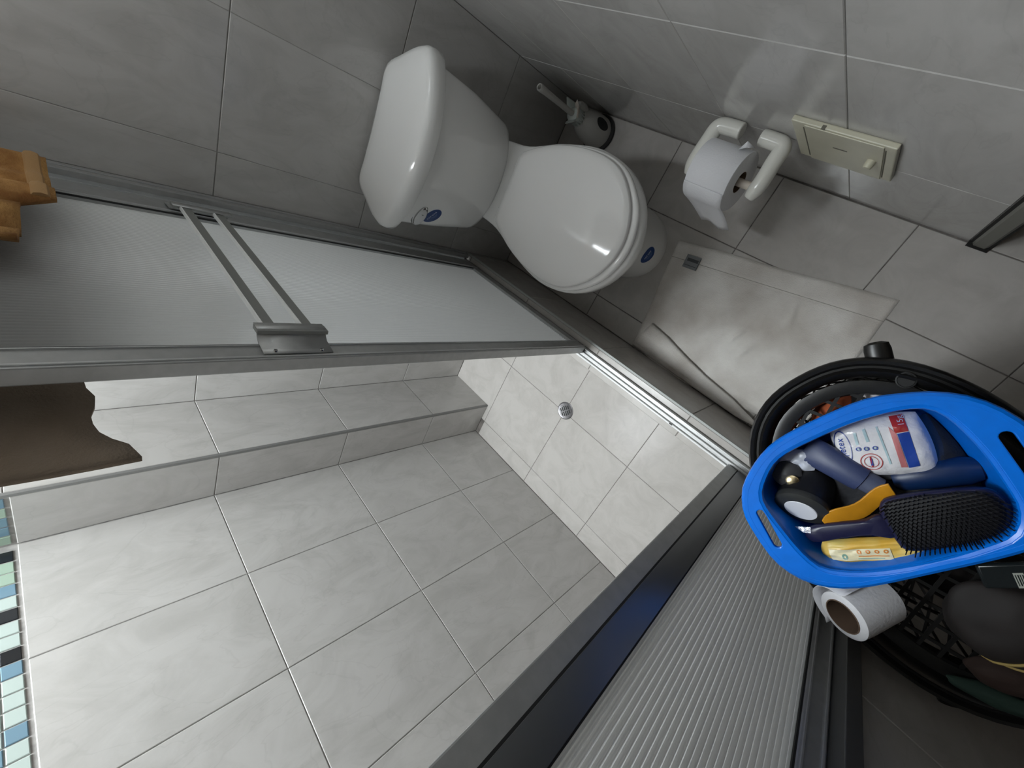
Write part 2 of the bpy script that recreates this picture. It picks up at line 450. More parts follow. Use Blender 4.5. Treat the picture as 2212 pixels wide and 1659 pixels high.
# right wall (paper holder wall). u = -x... n = -y, frame u=+x, v=+z gives n = -y
wall_right = structure('wall_right', M['pale_grout'], ((-0.1, WR+RC, -0.05), (1.1615, WR+0.12, CEIL)), ((1.1615, WR+0.004, 2.05), (XE+0.1, WR+0.12, CEIL)), label='grey tiled wall with the paper holder')
tiles(wall_right, (0, WR, 0), (1, 0, 0), (0, 0, 1), (0, -1, 0), [0.0, 0.1655, 0.416, 0.6665, 0.9165, 1.1605], ZR[:4] + [1.363, 1.7145, 2.066, CEIL], M['wall_tile'], 0.0012, gu=0.0006)
trim2 = structure('trim_2', M['wood'], ((1.1665, WR-0.006, 0.004), (1.1935, WR+0.12, 2.05)), label='narrow painted door jamb beside the tiled wall')
trim2.modifiers.new('b', 'BEVEL').width = 0.004
gap = MB()
gap.box((1.1617, WR-0.001, 0.0), (1.1665, WR+0.06, 2.05)); gap.box((1.1935, WR-0.001, 0.0), (1.1975, WR+0.06, 2.05)); gap.box((1.160, WR-0.010, 0.0), (1.1975, WR+0.03, 0.005))
gap.build('caulk_line', M['soot'], trim2, smooth=False)

# wall beyond the shower front, front wall, ceiling, hall
wall_return = structure('wall_return', M['grout'], ((XS+0.002, 0.0, -0.02), (XE, 0.690-RC, CEIL)), label='dark tiled wall behind the laundry hamper')
tiles(wall_return, (0, 0.690, 0), (-1, 0, 0), (0, 0, 1), (0, 1, 0), [-XE, -1.89, -XS-0.003], ZR[:4] + [1.363, 1.7145, 2.066, CEIL], M['wall_tile'])
wall_front = structure('wall_front', M['dark_unseen'], ((XE, -0.1, -0.05), (XE+0.12, 2.6, CEIL)))  # unseen front wall, its dark finish put in to cut bounced light
wall_hall = structure('wall_hall', M['dark_unseen'], ((0.9, 2.5, -0.05), (XE+0.1, 2.6, CEIL)), ((0.9, WR+0.12, -0.05), (1.0, 2.6, CEIL)))
ceiling = structure('ceiling', M['plaster'], ((-0.12, -0.12, CEIL), (SKY[0], 2.6, CEIL+0.1)), ((SKY[1], -0.12, CEIL), (XE+0.12, 2.6, CEIL+0.1)),
                    ((SKY[0], -0.12, CEIL), (SKY[1], SKY[2], CEIL+0.1)), ((SKY[0], SKY[3], CEIL), (SKY[1], 2.6, CEIL+0.1)))

# shower curb
curb = structure('shower_curb', M['grout'], ((-0.001, CB0+RC, -0.01), (XS+0.002, CB1-RC, CBZ-RC)), label='raised tiled curb at the shower entrance')
jx = [0.0, 0.032, 0.343, 0.654, 0.965, 1.276, XS]
tiles(curb, (0, 0, CBZ), (1, 0, 0), (0, 1, 0), (0, 0, 1), jx, [CB0, 0.674], M['floor_tile'], 0.0018)
tiles(curb, (0, 0, CBZ), (1, 0, 0), (0, 1, 0), (0, 0, 1), jx, [0.708, CB1-0.005], M['floor_tile'], 0.0018)
tiles(curb, (0, CB1, 0), (-1, 0, 0), (0, 0, 1), (0, 1, 0), [-x for x in reversed(jx)], [0.0, CBZ-0.003], M['floor_tile'], 0.0018)
tiles(curb, (0, CB0, 0), (1, 0, 0), (0, 0, 1), (0, -1, 0), jx, [0.0, CBZ-0.002], M['floor_tile'], 0.0018)
MB().box((0.0, CB1-0.005, CBZ-0.006), (XS, CB1+0.0008, CBZ+0.0006)).build('edge_strip', M['alu_trim'], curb, smooth=False)

# skylight over the shower
x0, x1, y0, y1 = SKY
win = structure('window_1', M['white_alu'], ((x0, y0, CEIL+0.03), (x0+0.02, y1, CEIL+0.09)), ((x1-0.02, y0, CEIL+0.03), (x1, y1, CEIL+0.09)),
                ((x0, y0, CEIL+0.03), (x1, y0+0.02, CEIL+0.09)), ((x0, y1-0.02, CEIL+0.03), (x1, y1, CEIL+0.09)))
MB().box((x0+0.02, y0+0.02, CEIL+0.058), (x1-0.02, y1-0.02, CEIL+0.062)).build('pane', M['pane'], win, smooth=False)

# ------------------------------------------------------------------ decals on a surface
def bvh_of(o):
    me = o.data
    return BVHTree.FromPolygons([v.co.copy() for v in me.vertices], [tuple(p.vertices) for p in me.polygons])

def drape(o, name, mesh2d, c, eu, ev, direction, m, off=0.0006, parent=None):
    """lay a flat 2-D mesh (verts (x, y), faces) on the surface of o, seen along direction"""
    t = bvh_of(o); d = Vector(direction).normalized(); c, eu, ev = Vector(c), Vector(eu).normalized(), Vector(ev).normalized()
    vs = []; miss = set()
    for x, y in mesh2d[0]:
        p = c + eu*x + ev*y
        hit = t.ray_cast(p - d*0.3, d)
        if hit[0] is None: miss.add(len(vs))
        q = hit[0] if hit[0] is not None else p
        vs.append(q - d*off)
    fs = [f for f in mesh2d[1] if not miss.intersection(f)]
    used = sorted({i for f in fs for i in f}); re = {i: k for k, i in enumerate(used)}
    mb = MB(); mb.add([vs[i] for i in used], [tuple(re[i] for i in f) for f in fs])
    return mb.build(name, m, parent or o, smooth=True)

def disc2d(a, b, n=24, rings=4, inner=0.0):
    vs, fs = [], []
    k0 = inner
    for r in range(rings+1):
        k = k0 + (1-k0)*r/rings
        for i in range(n): vs.append((a*k*math.cos(2*PI*i/n), b*k*math.sin(2*PI*i/n)))
    for r in range(rings):
        for i in range(n):
            j = (i+1) % n
            if r == 0 and inner == 0:
                fs.append((r*n+i, (r+1)*n+i, (r+1)*n+j)) if i % 1 == 0 else None
            else: fs.append((r*n+i, (r+1)*n+i, (r+1)*n+j, r*n+j))
    return vs, fs

def rect2d(w, h, nx=6, ny=6, x0=None, y0=None, slant=0.0):
    x0 = -w/2 if x0 is None else x0; y0 = -h/2 if y0 is None else y0
    vs = [(x0 + w*i/nx + slant*j/ny, y0 + h*j/ny) for j in range(ny+1) for i in range(nx+1)]
    fs = [(j*(nx+1)+i, j*(nx+1)+i+1, (j+1)*(nx+1)+i+1, (j+1)*(nx+1)+i) for j in range(ny) for i in range(nx)]
    return vs, fs

def text2d(s, size, spacing=1.0):
    cu = bpy.data.curves.new('lettering', 'FONT'); cu.body = s; cu.size = size
    cu.align_x = 'CENTER'; cu.align_y = 'CENTER'; cu.space_character = spacing
    ob = bpy.data.objects.new('lettering', cu); COL.objects.link(ob)
    dg = bpy.context.evaluated_depsgraph_get()
    me = bpy.data.meshes.new_from_object(ob.evaluated_get(dg))
    r = ([(v.co.x, v.co.y) for v in me.vertices], [tuple(p.vertices) for p in me.polygons])
    bpy.data.objects.remove(ob); bpy.data.meshes.remove(me); bpy.data.curves.remove(cu)
    return r

# ------------------------------------------------------------------ shower frame and sliding doors
HZ0, HZ1 = 1.91, 1.95
frame = thing('shower_frame', 'grey aluminium shower door frame standing on the tiled curb', 'shower frame', (0, 0, CBZ))
def fp(name, m, *boxes, bevel=0.0012):
    mb = MB()
    for a, b in boxes: mb.box((a[0], a[1], a[2]-CBZ), (b[0], b[1], b[2]-CBZ))
    return mb.build(name, m, frame, smooth=False, bevel=bevel)
fp('track_base', M['alu_grey'], ((0.003, 0.674, CBZ), (XS-0.002, 0.708, CBZ+0.004)))
for yy, m_ in ((0.676, 'white_alu'), (0.6885, 'white_alu'), (0.7035, 'alu')):
    fp('track_rail', M[m_], ((0.003, yy, CBZ+0.004), (XS-0.002, yy+0.0055 if yy < 0.70 else yy+0.0035, CBZ+0.012)))
fp('jamb', M['alu_grey'], ((0.001, 0.664, CBZ+0.012), (0.014, 0.732, HZ0)), ((0.014, 0.718, CBZ+0.012), (0.03, 0.730, HZ0)))
fp('jamb', M['alu_dark'], ((XS-0.02, 0.664, CBZ+0.012), (XS-0.001, 0.712, HZ0)))
fp('header', M['alu_grey'], ((0.001, 0.655, HZ0), (XS, 0.732, HZ1)))
fp('track_hole', M['black'], ((0.935, 0.6785, CBZ+0.0121), (0.944, 0.6815, CBZ+0.0126)), bevel=0)

def corrugated(x0, x1, yc, z0, z1, parent, origin, pitch=0.0066, amp=0.0024, spp=7):
    n = int((x1-x0)/pitch*spp); vs = []; fs = []
    nz = 2
    for k in range(nz):
        z = z0 + (z1-z0)*k/(nz-1)
        for i in range(n+1):
            x = x0 + (x1-x0)*i/n
            vs.append((x-origin[0], yc + amp*math.sin(2*PI*(x-x0)/pitch) - origin[1], z-origin[2]))
    for k in range(nz-1):
        for i in range(n): fs.append((k*(n+1)+i, k*(n+1)+i+1, (k+1)*(n+1)+i+1, (k+1)*(n+1)+i))
    mb = MB(); mb.add(vs, fs)
    return mb.build('corrugated_sheet', M['acrylic'], parent, smooth=True, angle=80)

def door(name, label, x0, x1, yf, yb, sl, sr, name_two=False):
    zb, zt = CBZ+0.0125, HZ0-0.002
    o = (x0, yb, zb)
    t = thing(name, label, 'shower door', o, 'sliding shower doors')
    two = name_two
    def p(nm, m, a, b, bevel=0.0015):
        return MB().box((a[0]-o[0], a[1]-o[1], a[2]-o[2]), (b[0]-o[0], b[1]-o[1], b[2]-o[2])).build(nm, M[m], t, smooth=False, bevel=bevel)
    corrugated(x0+sl-0.004, x1-sr+0.004, (yf+yb)/2, zb+0.022, zt-0.02, t, o)
    for a, b in ((x0, x0+sl), (x1-sr, x1)):
        p('stile', 'alu_grey', (a, yb, zb), (b, yf, zt), 0.002)
        if two and a == x0:
            p('stile_face', 'stile_dark', (a+0.0265, yf, zb), (b, yf+0.0014, zt), 0.0004)
            p('stile_groove', 'rubber', (a+0.0235, yf-0.001, zb), (a+0.0262, yf+0.0004, zt), 0)
            continue
        for q in (a+0.004, b-0.0055):
            p('stile_rib', 'alu', (q, yf, zb), (q+0.0018, yf+0.0022, zt), 0)
    p('bottom_rail', 'alu_grey', (x0+sl, yb+0.002, zb), (x1-sr, yf-0.001, zb+0.024))
    p('top_rail', 'alu_grey', (x0+sl, yb+0.002, zt-0.024), (x1-sr, yf-0.001, zt))
    p('gasket', 'rubber', (x0+sl-0.001, yf-0.004, zb+0.024), (x0+sl+0.002, yf-0.001, zt-0.024), 0)
    p('gasket', 'rubber', (x1-sr-0.002, yf-0.004, zb+0.024), (x1-sr+0.001, yf-0.001, zt-0.024), 0)
    return t, o
d1, o1 = door('sliding_shower_door', 'frosted ribbed shower door with the double towel bar, beside the toilet', 0.030, 0.616, 0.7115, 0.6895, 0.066, 0.037)
# double towel bar on the first door
bar_z = (1.094, 1.040)
tb = MB()
YB = 0.7315
def loc1(v): return (v[0]-o1[0], v[1]-o1[1], v[2]-o1[2])
for z in bar_z:
    mb = MB(); mb.box(loc1((0.107, YB-0.004, z-0.017)), loc1((0.570, YB, z-0.001)))
    bar = mb.build('towel_bar', M['bar_face'], d1, smooth=False, bevel=0.0008)
    mb = MB(); mb.box(loc1((0.107, YB-0.006, z-0.001)), loc1((0.570, YB+0.0020, z+0.0010)))
    mb.build('bar_lip', M['bar_highlight'], bar, smooth=False, bevel=0.0004)
for xa, xb in ((0.560, 0.578), (0.098, 0.114)):
    MB().box(loc1((xa, YB-0.0045, 1.007)), loc1((xb, YB+0.0018, 1.107))).build('end_plate', M['bar_face'], d1, smooth=False, bevel=0.0008)
for s, xa, xb in ((1, 0.563, 0.602), (-1, 0.114, 0.062)):
    prof = [(xa - s*0.004, YB+0.001), (xa + s*0.012, YB+0.001)]
    for k in range(7):
        a = k/6*PI/2
        prof.append((xa + s*0.012 + (abs(xb-xa)-0.012)*s*math.sin(a)*1.0, 0.7135 + (YB-0.004-0.7135)*(1-math.sin(a))**1.0 * (1 if k else 1)))
    prof = [(xa - s*0.006, YB+0.0015), (xa + s*0.010, YB+0.0015), (xa + s*0.0105, YB-0.004), (xa + s*0.014, YB-0.009), (xa + s*0.020, YB-0.0135), (xb - s*0.004, 0.7155), (xb + s*0.006, 0.7138)]
    vs, fs = [], []
    za, zb_ = 1.106, 1.009
    for x, y in prof:
        vs += [loc1((x, y, za)), loc1((x, y, zb_))]
    for i in range(len(prof)-1): fs.append((2*i, 2*i+1, 2*i+3, 2*i+2))
    mb = MB(); mb.add(vs, fs)
    br = mb.build('bar_bracket', M['alu_grey'], d1, smooth=True, solid=0.002, angle=50)
    for z in (1.09, 1.025):
        c = Vector(loc1((xb+s*0.001, 0.7155, z)))
        MB().lathe([(0.0, 0.002), (0.0025, 0.0018), (0.0032, 0.0)], 12, Matrix.Translation(c) @ Matrix.Rotation(-PI/2, 4, 'X')).build('screw', M['chrome'], br)
d2, o2 = door('sliding_shower_door', 'ribbed shower door at the right end, behind the hamper', 1.101, 1.364, 0.6885, 0.6665, 0.060, 0.030, True)

# ------------------------------------------------------------------ toilet
TY = 1.0
toilet = thing('toilet', 'white two-piece toilet with a closed lid and chrome flush lever', 'toilet', (0, TY, 0))
N = 72
def O(half, dy=0.0): return [(x, y+dy) for x, y in spline(sym(half), N)]
tank_top = O([(0.012, 0), (0.012, 0.09), (0.018, 0.140), (0.075, 0.168), (0.130, 0.182), (0.165, 0.168), (0.198, 0.10), (0.212, 0.0)], -0.005)
tank_mid = O([(0.012, 0), (0.012, 0.08), (0.018, 0.130), (0.065, 0.158), (0.118, 0.174), (0.155, 0.160), (0.192, 0.09), (0.206, 0.0)], -0.005)
tank_bot = O([(0.012, 0), (0.012, 0.07), (0.018, 0.112), (0.055, 0.138), (0.105, 0.156), (0.142, 0.140), (0.178, 0.08), (0.190, 0.0)], -0.007)
mb = MB(); mb.loft([ring(tank_bot, 0.372, 0.014), ring(tank_bot, 0.380, 0.003), ring(tank_bot, 0.392), ring(tank_mid, 0.53), ring(tank_top, 0.655), ring(tank_top, 0.664, 0.004)])
tank = mb.build('tank', M['ceramic'], toilet, angle=50)
lid_o = O([(0.007, 0), (0.007, 0.09), (0.010, 0.143), (0.060, 0.172), (0.125, 0.199), (0.172, 0.192), (0.222, 0.105), (0.238, 0.0)], -0.005)
mb = MB(); mb.loft([ring(lid_o, 0.660, 0.006), ring(lid_o, 0.664, 0.001), ring(lid_o, 0.682), ring(lid_o, 0.694, 0.003), ring(lid_o, 0.7015, 0.010), ring(lid_o, 0.7055, 0.022), ring(lid_o, 0.7075, 0.05), ring(lid_o, 0.7085, 0.09)])
mb.build('tank_lid', M['ceramic'], toilet, angle=60)

deck = O([(0.020, 0), (0.020, 0.075), (0.040, 0.100), (0.150, 0.109), (0.235, 0.118), (0.340, 0.155), (0.460, 0.176), (0.565, 0.153), (0.638, 0.09), (0.669, 0.0)], 0.003)
b1 = O([(0.030, 0), (0.030, 0.07), (0.05, 0.092), (0.15, 0.10), (0.235, 0.11), (0.335, 0.142), (0.450, 0.162), (0.550, 0.140), (0.618, 0.08), (0.645, 0.0)], 0.004)
b2 = O([(0.06, 0), (0.06, 0.06), (0.08, 0.085), (0.16, 0.095), (0.24, 0.105), (0.33, 0.125), (0.42, 0.135), (0.50, 0.118), (0.555, 0.07), (0.575, 0.0)], 0.007)
b3 = O([(0.10, 0), (0.10, 0.06), (0.115, 0.09), (0.18, 0.10), (0.25, 0.105), (0.33, 0.109), (0.41, 0.112), (0.475, 0.100), (0.530, 0.06), (0.548, 0.0)], 0.010)
b4 = O([(0.11, 0), (0.11, 0.065), (0.125, 0.095), (0.19, 0.105), (0.26, 0.109), (0.34, 0.113), (0.43, 0.117), (0.505, 0.102), (0.560, 0.06), (0.580, 0.0)], 0.012)
mb = MB(); mb.loft([ring(b4, 0.0), ring(b4, 0.03, 0.001), ring(b3, 0.11), ring(b2, 0.22), ring(b1, 0.31), ring(deck, 0.345, 0.004), ring(deck, 0.352), ring(deck, 0.372), ring(deck, 0.379, 0.003), ring(deck, 0.382, 0.009)])
bowl = mb.build('bowl', M['ceramic'], toilet, angle=60)
seat = O([(0.246, 0), (0.246, 0.075), (0.252, 0.098), (0.335, 0.142), (0.42, 0.164), (0.50, 0.167), (0.565, 0.149), (0.625, 0.10), (0.652, 0.05), (0.661, 0.0)], 0.004)
mb = MB(); mb.loft([ring(seat, 0.3835, 0.004), ring(seat, 0.387), ring(seat, 0.394), ring(seat, 0.398, 0.003), ring(seat, 0.399, 0.010)])
mb.build('seat', M['seat_plastic'], toilet, angle=60)
lid = O([(0.243, 0), (0.243, 0.075), (0.250, 0.095), (0.330, 0.136), (0.415, 0.157), (0.495, 0.160), (0.555, 0.144), (0.608, 0.100), (0.637, 0.05), (0.647, 0.0)], 0.004)
rl = [ring(lid, 0.401, 0.004), ring(lid, 0.403), ring(lid, 0.4085, 0.0003), ring(lid, 0.4115, 0.003)]
for k in range(1, 15):
    f = 0.975*(1-k/15)
    rl.append([Vector((0.455 + (x-0.455)*f, 0.004 + (y-0.004)*f, 0.4120 + 0.020*(1-f**2))) for x, y in lid])
mb = MB(); mb.loft(rl)
mb.build('seat_lid', M['seat_plastic'], toilet, angle=60)
for s in (-1, 1):
    MB().tube([(0.243, s*0.085, 0.396), (0.243, s*0.055, 0.396)], 0.011, 14).build('hinge', M['seat_plastic'], toilet)

# flush lever: chrome escutcheon with an oval lever
def oval_button(c, a, b, h, Mx):
    mb = MB(); n = 32; rings = []
    for k, z in ((1.0, 0.0), (0.99, h*0.45), (0.92, h*0.75), (0.75, h*0.93), (0.45, h), (0.1, h*1.01)):
        rings.append([Mx @ Vector((a*k*math.cos(2*PI*i/n), b*k*math.sin(2*PI*i/n), z)) for i in range(n)])
    return mb.loft(rings)
def surf(o, c, d):
    h = bvh_of(o).ray_cast(Vector(c) - Vector(d)*0.3, Vector(d))
    return h[0], h[1]
q, nrm = surf(tank, (0.25, 0.852-TY, 0.606), (-1, 0, 0))
nrm = Vector((0.93, -0.36, 0.06)).normalized()
eu = (Vector((0, 1, 0)) - nrm*nrm.y).normalized(); eu = (Matrix.Rotation(math.radians(-3), 3, nrm) @ eu)
ev = nrm.cross(eu)
MX = Matrix(((eu.x, ev.x, nrm.x, q.x), (eu.y, ev.y, nrm.y, q.y), (eu.z, ev.z, nrm.z, q.z), (0, 0, 0, 1)))
oval_button(None, 0.034, 0.0185, 0.010, MX @ Matrix.Translation((0, 0, -0.006))).build('flush_plate', M['chrome'], toilet)
fl = oval_button(None, 0.0300, 0.0150, 0.0075, MX @ Matrix.Translation((0.0, 0, 0.002)))
fl = fl.build('flush_lever', M['chrome'], toilet)
MB().tube([MX @ Vector((0.011, -0.0135, 0.0064)), MX @ Vector((0.008, 0, 0.0096)), MX @ Vector((0.011, 0.0135, 0.0064))], 0.0008, 6).build('lever_seam', M['black'], fl)

def maker_sticker(o, c, d, ax, rot, a, b, label, sz):
    """blue oval maker's sticker with its lettering, on surface o"""
    d = Vector(d).normalized(); n = -d
    e1 = (Vector(ax) - n*n.dot(Vector(ax))).normalized()
    e1 = Matrix.Rotation(math.radians(rot), 3, n) @ e1; e2 = n.cross(e1)
    s = drape(o, 'sticker', disc2d(a, b, 32, 5), c, e1, e2, d, M['blue_sticker'], 0.0005)
    s['label'] = label
    return s, e1, e2, d
s, e1, e2, d = maker_sticker(tank, (0.187, 0.853-TY, 0.565), (-0.93, 0.37, 0), (0, 1, 0), -34, 0.0275, 0.0225, 'blue oval sticker with white lettering', 1)
c = Vector((0.187, 0.853-TY, 0.565))
r10 = Matrix.Rotation(math.radians(14), 3, -d)
t1, t2 = r10 @ e1, r10 @ e2
drape(tank, 'lettering', text2d('corona', 0.0105, 1.15), c + t2*0.0045, t1, t2, d, M['white_print'], 0.0009, s)
for k, (w, yy) in enumerate(((0.020, -0.0035), (0.017, -0.0062), (0.012, -0.0092))):
    drape(tank, 'print_line', rect2d(w, 0.0011, 8, 1), c + t2*yy + t1*0.003, t1, t2, d, M['soft_print'], 0.0009, s)
s, e1, e2, d = maker_sticker(bowl, (0.56, 1.006-TY, 0.068), (-1, 0.0, 0.12), (0, 1, 0), -6, 0.027, 0.0165, 'blue oval sticker with white lettering', 1)
c = Vector((0.56, 1.006-TY, 0.068))
drape(bowl, 'lettering', text2d('corona', 0.0098, 1.1), c + e2*0.003, e1, e2, d, M['white_print'], 0.0009, s)
for w, yy in ((0.026, -0.0035), (0.020, -0.0068)):
    drape(bowl, 'print_line', rect2d(w, 0.0011, 8, 1), c + e2*yy, e1, e2, d, M['soft_print'], 0.0009, s)

# ------------------------------------------------------------------ toilet brush and its holder
bx, by = 0.155, 1.262
hold = thing('brush_holder', 'white brush holder with a black base ring in the corner behind the toilet', 'brush holder', (bx, by, 0))
MB().lathe([(0.0, 0.0), (0.056, 0.0), (0.058, 0.003), (0.058, 0.010), (0.053, 0.014), (0.0, 0.014)], 40).build('base_ring', M['rubber'], hold)
body = MB().lathe([(0.050, 0.0145), (0.050, 0.030), (0.047, 0.06), (0.041, 0.09), (0.033, 0.115), (0.026, 0.130), (0.024, 0.138), (0.020, 0.138), (0.022, 0.125), (0.0, 0.10)], 40).build('cup', M['brush_white'], hold)
drape(body, 'dark_oval', disc2d(0.016, 0.028, 24, 4), (0.06, 0.022, 0.063), (0, 1, 0), (0, 0, 1), (-1, -0.1, 0), M['black'], 0.0008)
MB().lathe([(0.0, 0), (0.014, 0.0), (0.0165, 0.01), (0.0165, 0.03), (0.011, 0.040), (0.0, 0.042)], 24, Matrix.Translation((-0.004, 0.026, 0.118))).build('lid_bump', M['brush_white'], hold)
brush = thing('toilet_brush', 'pale toilet brush standing upright in its holder, hollow handle tip', 'toilet brush', (bx+0.002, by-0.002, 0.1385))
ribs = MB()
for k in range(16):
    a = 2*PI*k/16
    ribs.box((-0.0016, 0.017, 0.0), (0.0016, 0.0235, 0.022), Matrix.Rotation(a, 4, 'Z'))
ribs.build('ribbed_skirt', M['brush_pale'], brush, smooth=False)
MB().lathe([(0.0, 0.0), (0.019, 0.0), (0.021, 0.012), (0.023, 0.022), (0.020, 0.034), (0.012, 0.040), (0.0, 0.040)], 32).build('collar', M['brush_pale'], brush)
for k, (a, mm) in enumerate(((-1.2, 'brush_pale'), (0.4, 'cream'), (2.2, 'brush_pale'), (1.0, 'cream'))):
    Mx = Matrix.Rotation(a, 4, 'Z') @ Matrix.Translation((0.016, 0, 0.030)) @ Matrix.Rotation(0.55, 4, 'Y') @ Matrix.Scale(1.5, 4)
    mb = MB(); mb.loft([[Mx @ Vector(p) for p in ring_] for ring_ in (
        [(0.002, -0.008, 0), (0.002, 0.008, 0), (-0.002, 0.008, 0), (-0.002, -0.008, 0)],
        [(0.002, -0.009, 0.010), (0.002, 0.009, 0.010), (-0.001, 0.009, 0.010), (-0.001, -0.009, 0.010)],
        [(0.001, -0.001, 0.026), (0.001, 0.001, 0.026), (0.0, 0.001, 0.026), (0.0, -0.001, 0.026)])])
    mb.build('petal', M[mm], brush)
hx, hy = 0.006, 0.006
mb = MB(); mb.lathe([(0.0085, 0.036), (0.0078, 0.10), (0.0085, 0.18), (0.0098, 0.205), (0.0098, 0.212), (0.0085, 0.2155), (0.0062, 0.2145), (0.0055, 0.200), (0.0, 0.198)], 20, Matrix.Rotation(0.03, 4, 'Y'))
mb.build('handle', M['brush_white'], brush)

# ------------------------------------------------------------------ paper holder and roll on the right wall
hp = thing('paper_holder', 'white porcelain toilet paper holder with two curved arms on the tiled wall', 'paper holder', (0.74, WR, 0.318))
RY = 1.226 - WR
def arm(path, rad, nm):
    mb = MB(); mb.tube(path, rad, 16, flat=0.95)
    return mb.build(nm, M['holder'], hp, sub=1)
def bez(pts, n=20):
    P = [Vector(p) for p in pts]; out = []
    for i in range(len(P)-1):
        a = P[max(i-1, 0)]; b = P[i]; c = P[i+1]; d = P[min(i+2, len(P)-1)]
        for k in range(n):
            t = k/n
            out.append(0.5*((2*b) + (c-a)*t + (2*a-5*b+4*c-d)*t*t + (3*b-a-3*c+d)*t*t*t))
    out.append(P[-1]); return out
pr = bez([(0.020, -0.0165, 0.004), (0.046, -0.0165, 0.004), (0.068, -0.021, 0.004), (0.069, -0.05, 0.001), (0.069, -0.09, -0.003), (0.062, -0.122, -0.010)], 6)
arm(pr, [0.0165 - 0.0085*max(0, (i/len(pr)-0.84)/0.16) for i in range(len(pr))], 'arm')
pl = bez([(-0.020, -0.0165, 0.004), (-0.048, -0.0165, 0.004), (-0.073, -0.021, 0.004), (-0.080, -0.05, 0.001), (-0.085, -0.09, -0.003), (-0.084, -0.122, -0.010)], 6)
arm(pl, [0.0165 - 0.0085*max(0, (i/len(pl)-0.84)/0.16) for i in range(len(pl))], 'arm')
MB().tube([(-0.080, RY, -0.008), (0.062, RY, -0.008)], 0.0085, 16).build('rod', M['cream'], hp)

roll = thing('toilet_roll', 'full white toilet roll hanging on the wall holder, loose end down', 'toilet roll', (0.724, WR+RY, 0.310))
RX = Matrix.Rotation(PI/2, 4, 'Y')
rr = 0.060
mb = MB(); mb.lathe([(0.0215, -0.049), (rr-0.001, -0.049), (rr, -0.048), (rr, 0.044), (rr-0.001, 0.045), (0.0215, 0.045)], 48, RX, True)
mb.build('paper', M['paper'], roll, angle=50)
mb = MB(); mb.lathe([(0.0205, -0.0485), (0.0213, -0.0485), (0.0213, 0.0445), (0.0205, 0.0445)], 32, RX, True)
mb.build('core', M['card'], roll)
vs, fs = [], []
n = 12
prof = []
for k in range(n+1):
    a = math.radians(140 + 40*k/n)     # over the front of the roll
    prof.append((-math.sin(a-PI/2)*(rr+0.001), math.cos(a-PI/2)*(rr+0.001)))
prof = [(-(rr+0.001)*math.cos(b), (rr+0.001)*math.sin(b)) for b in [math.radians(50-50*k/n) for k in range(n+1)]]
for k in range(1, 7): prof.append((-(rr+0.001) - 0.022*(k/6)**1.3, -0.098*k/6))
for k, (y, z) in enumerate(prof):
    tt = max(0, (k-n)/6)
    for i in range(7):
        x = -0.049 + 0.094*i/6
        x = x + tt*(0.018 - 0.012*i/6)
        vs.append((x, y + 0.004*tt*math.sin(i*1.1), z - 0.026*tt*(1-i/6)))
for k in range(len(prof)-1):
    for i in range(6): fs.append((k*7+i, k*7+i+1, (k+1)*7+i+1, (k+1)*7+i))
mb = MB(); mb.add(vs, fs); mb.build('loose_sheet', M['paper'], roll, solid=0.0006)
mb = MB(); mb.add([(0.02, 0.045, 0.042), (0.034, 0.050, 0.050), (0.047, 0.056, 0.040), (0.040, 0.060, 0.030), (0.022, 0.058, 0.034), (0.033, 0.060, 0.056)], [(0, 1, 5), (1, 2, 5), (2, 3, 5), (3, 4, 5), (4, 0, 5)])
mb.build('torn_scrap', M['paper'], roll, solid=0.0008)

# access plate
plate = thing('access_plate', 'ivory plastic cover plate with a small knob on the tiled wall', 'cover plate', (0.913, WR, 0.354))
MB().box((-0.083, -0.0095, -0.084), (0.083, 0.0, 0.084)).build('plate', M['ivory'], plate, smooth=False, bevel=0.002)
MB().box((-0.060, -0.0112, -0.082), (0.066, -0.009, 0.080)).build('door_panel', M['ivory'], plate, smooth=False, bevel=0.0012)
for x in (-0.062, 0.068):
    MB().box((x-0.0009, -0.0102, -0.070), (x+0.0009, -0.0092, 0.068)).build('groove', M['ivory_dark'], plate, smooth=False)
MB().box((-0.014, -0.0117, 0.014), (0.010, -0.0110, 0.0175)).build('maker_mark', M['ivory_dark'], plate, smooth=False)
MB().lathe([(0.0075, 0.0), (0.0075, 0.008), (0.006, 0.0125), (0.0, 0.0135)], 18, Matrix.Translation((0.050, -0.0110, 0.006)) @ Matrix.Rotation(PI/2, 4, 'X')).build('knob', M['ivory'], plate)
MB().box((-0.032, -0.0108, 0.0835), (-0.026, -0.004, 0.0846)).build('notch', M['ivory_dark'], plate, smooth=False)

# ------------------------------------------------------------------ floor drain
dr = thing('floor_drain', 'round metal drain grate in the shower floor', 'drain', (0.564, 0.384, 0.0))
MB().lathe([(0.0, 0.0), (0.034, 0.0), (0.034, 0.0015), (0.031, 0.003), (0.027, 0.0022), (0.0, 0.0022)], 40).build('grate', M['steel'], dr, angle=30)
for s in (-1, 1):
    for k in range(-2, 3):
        ln = (0.0095, 0.0115, 0.0125, 0.0115, 0.0095)[k+2]
        Mx = Matrix.Rotation(math.radians(-36), 4, 'Z')
        mb = MB(); mb.box((s*0.0018 if s > 0 else -0.0018-ln*1.4, k*0.0085-0.0022, 0.0021), (s*0.0018+ln*1.4 if s > 0 else -0.0018, k*0.0085+0.0022, 0.0027), Mx)
        mb.build('slot', M['black'], dr, smooth=False)

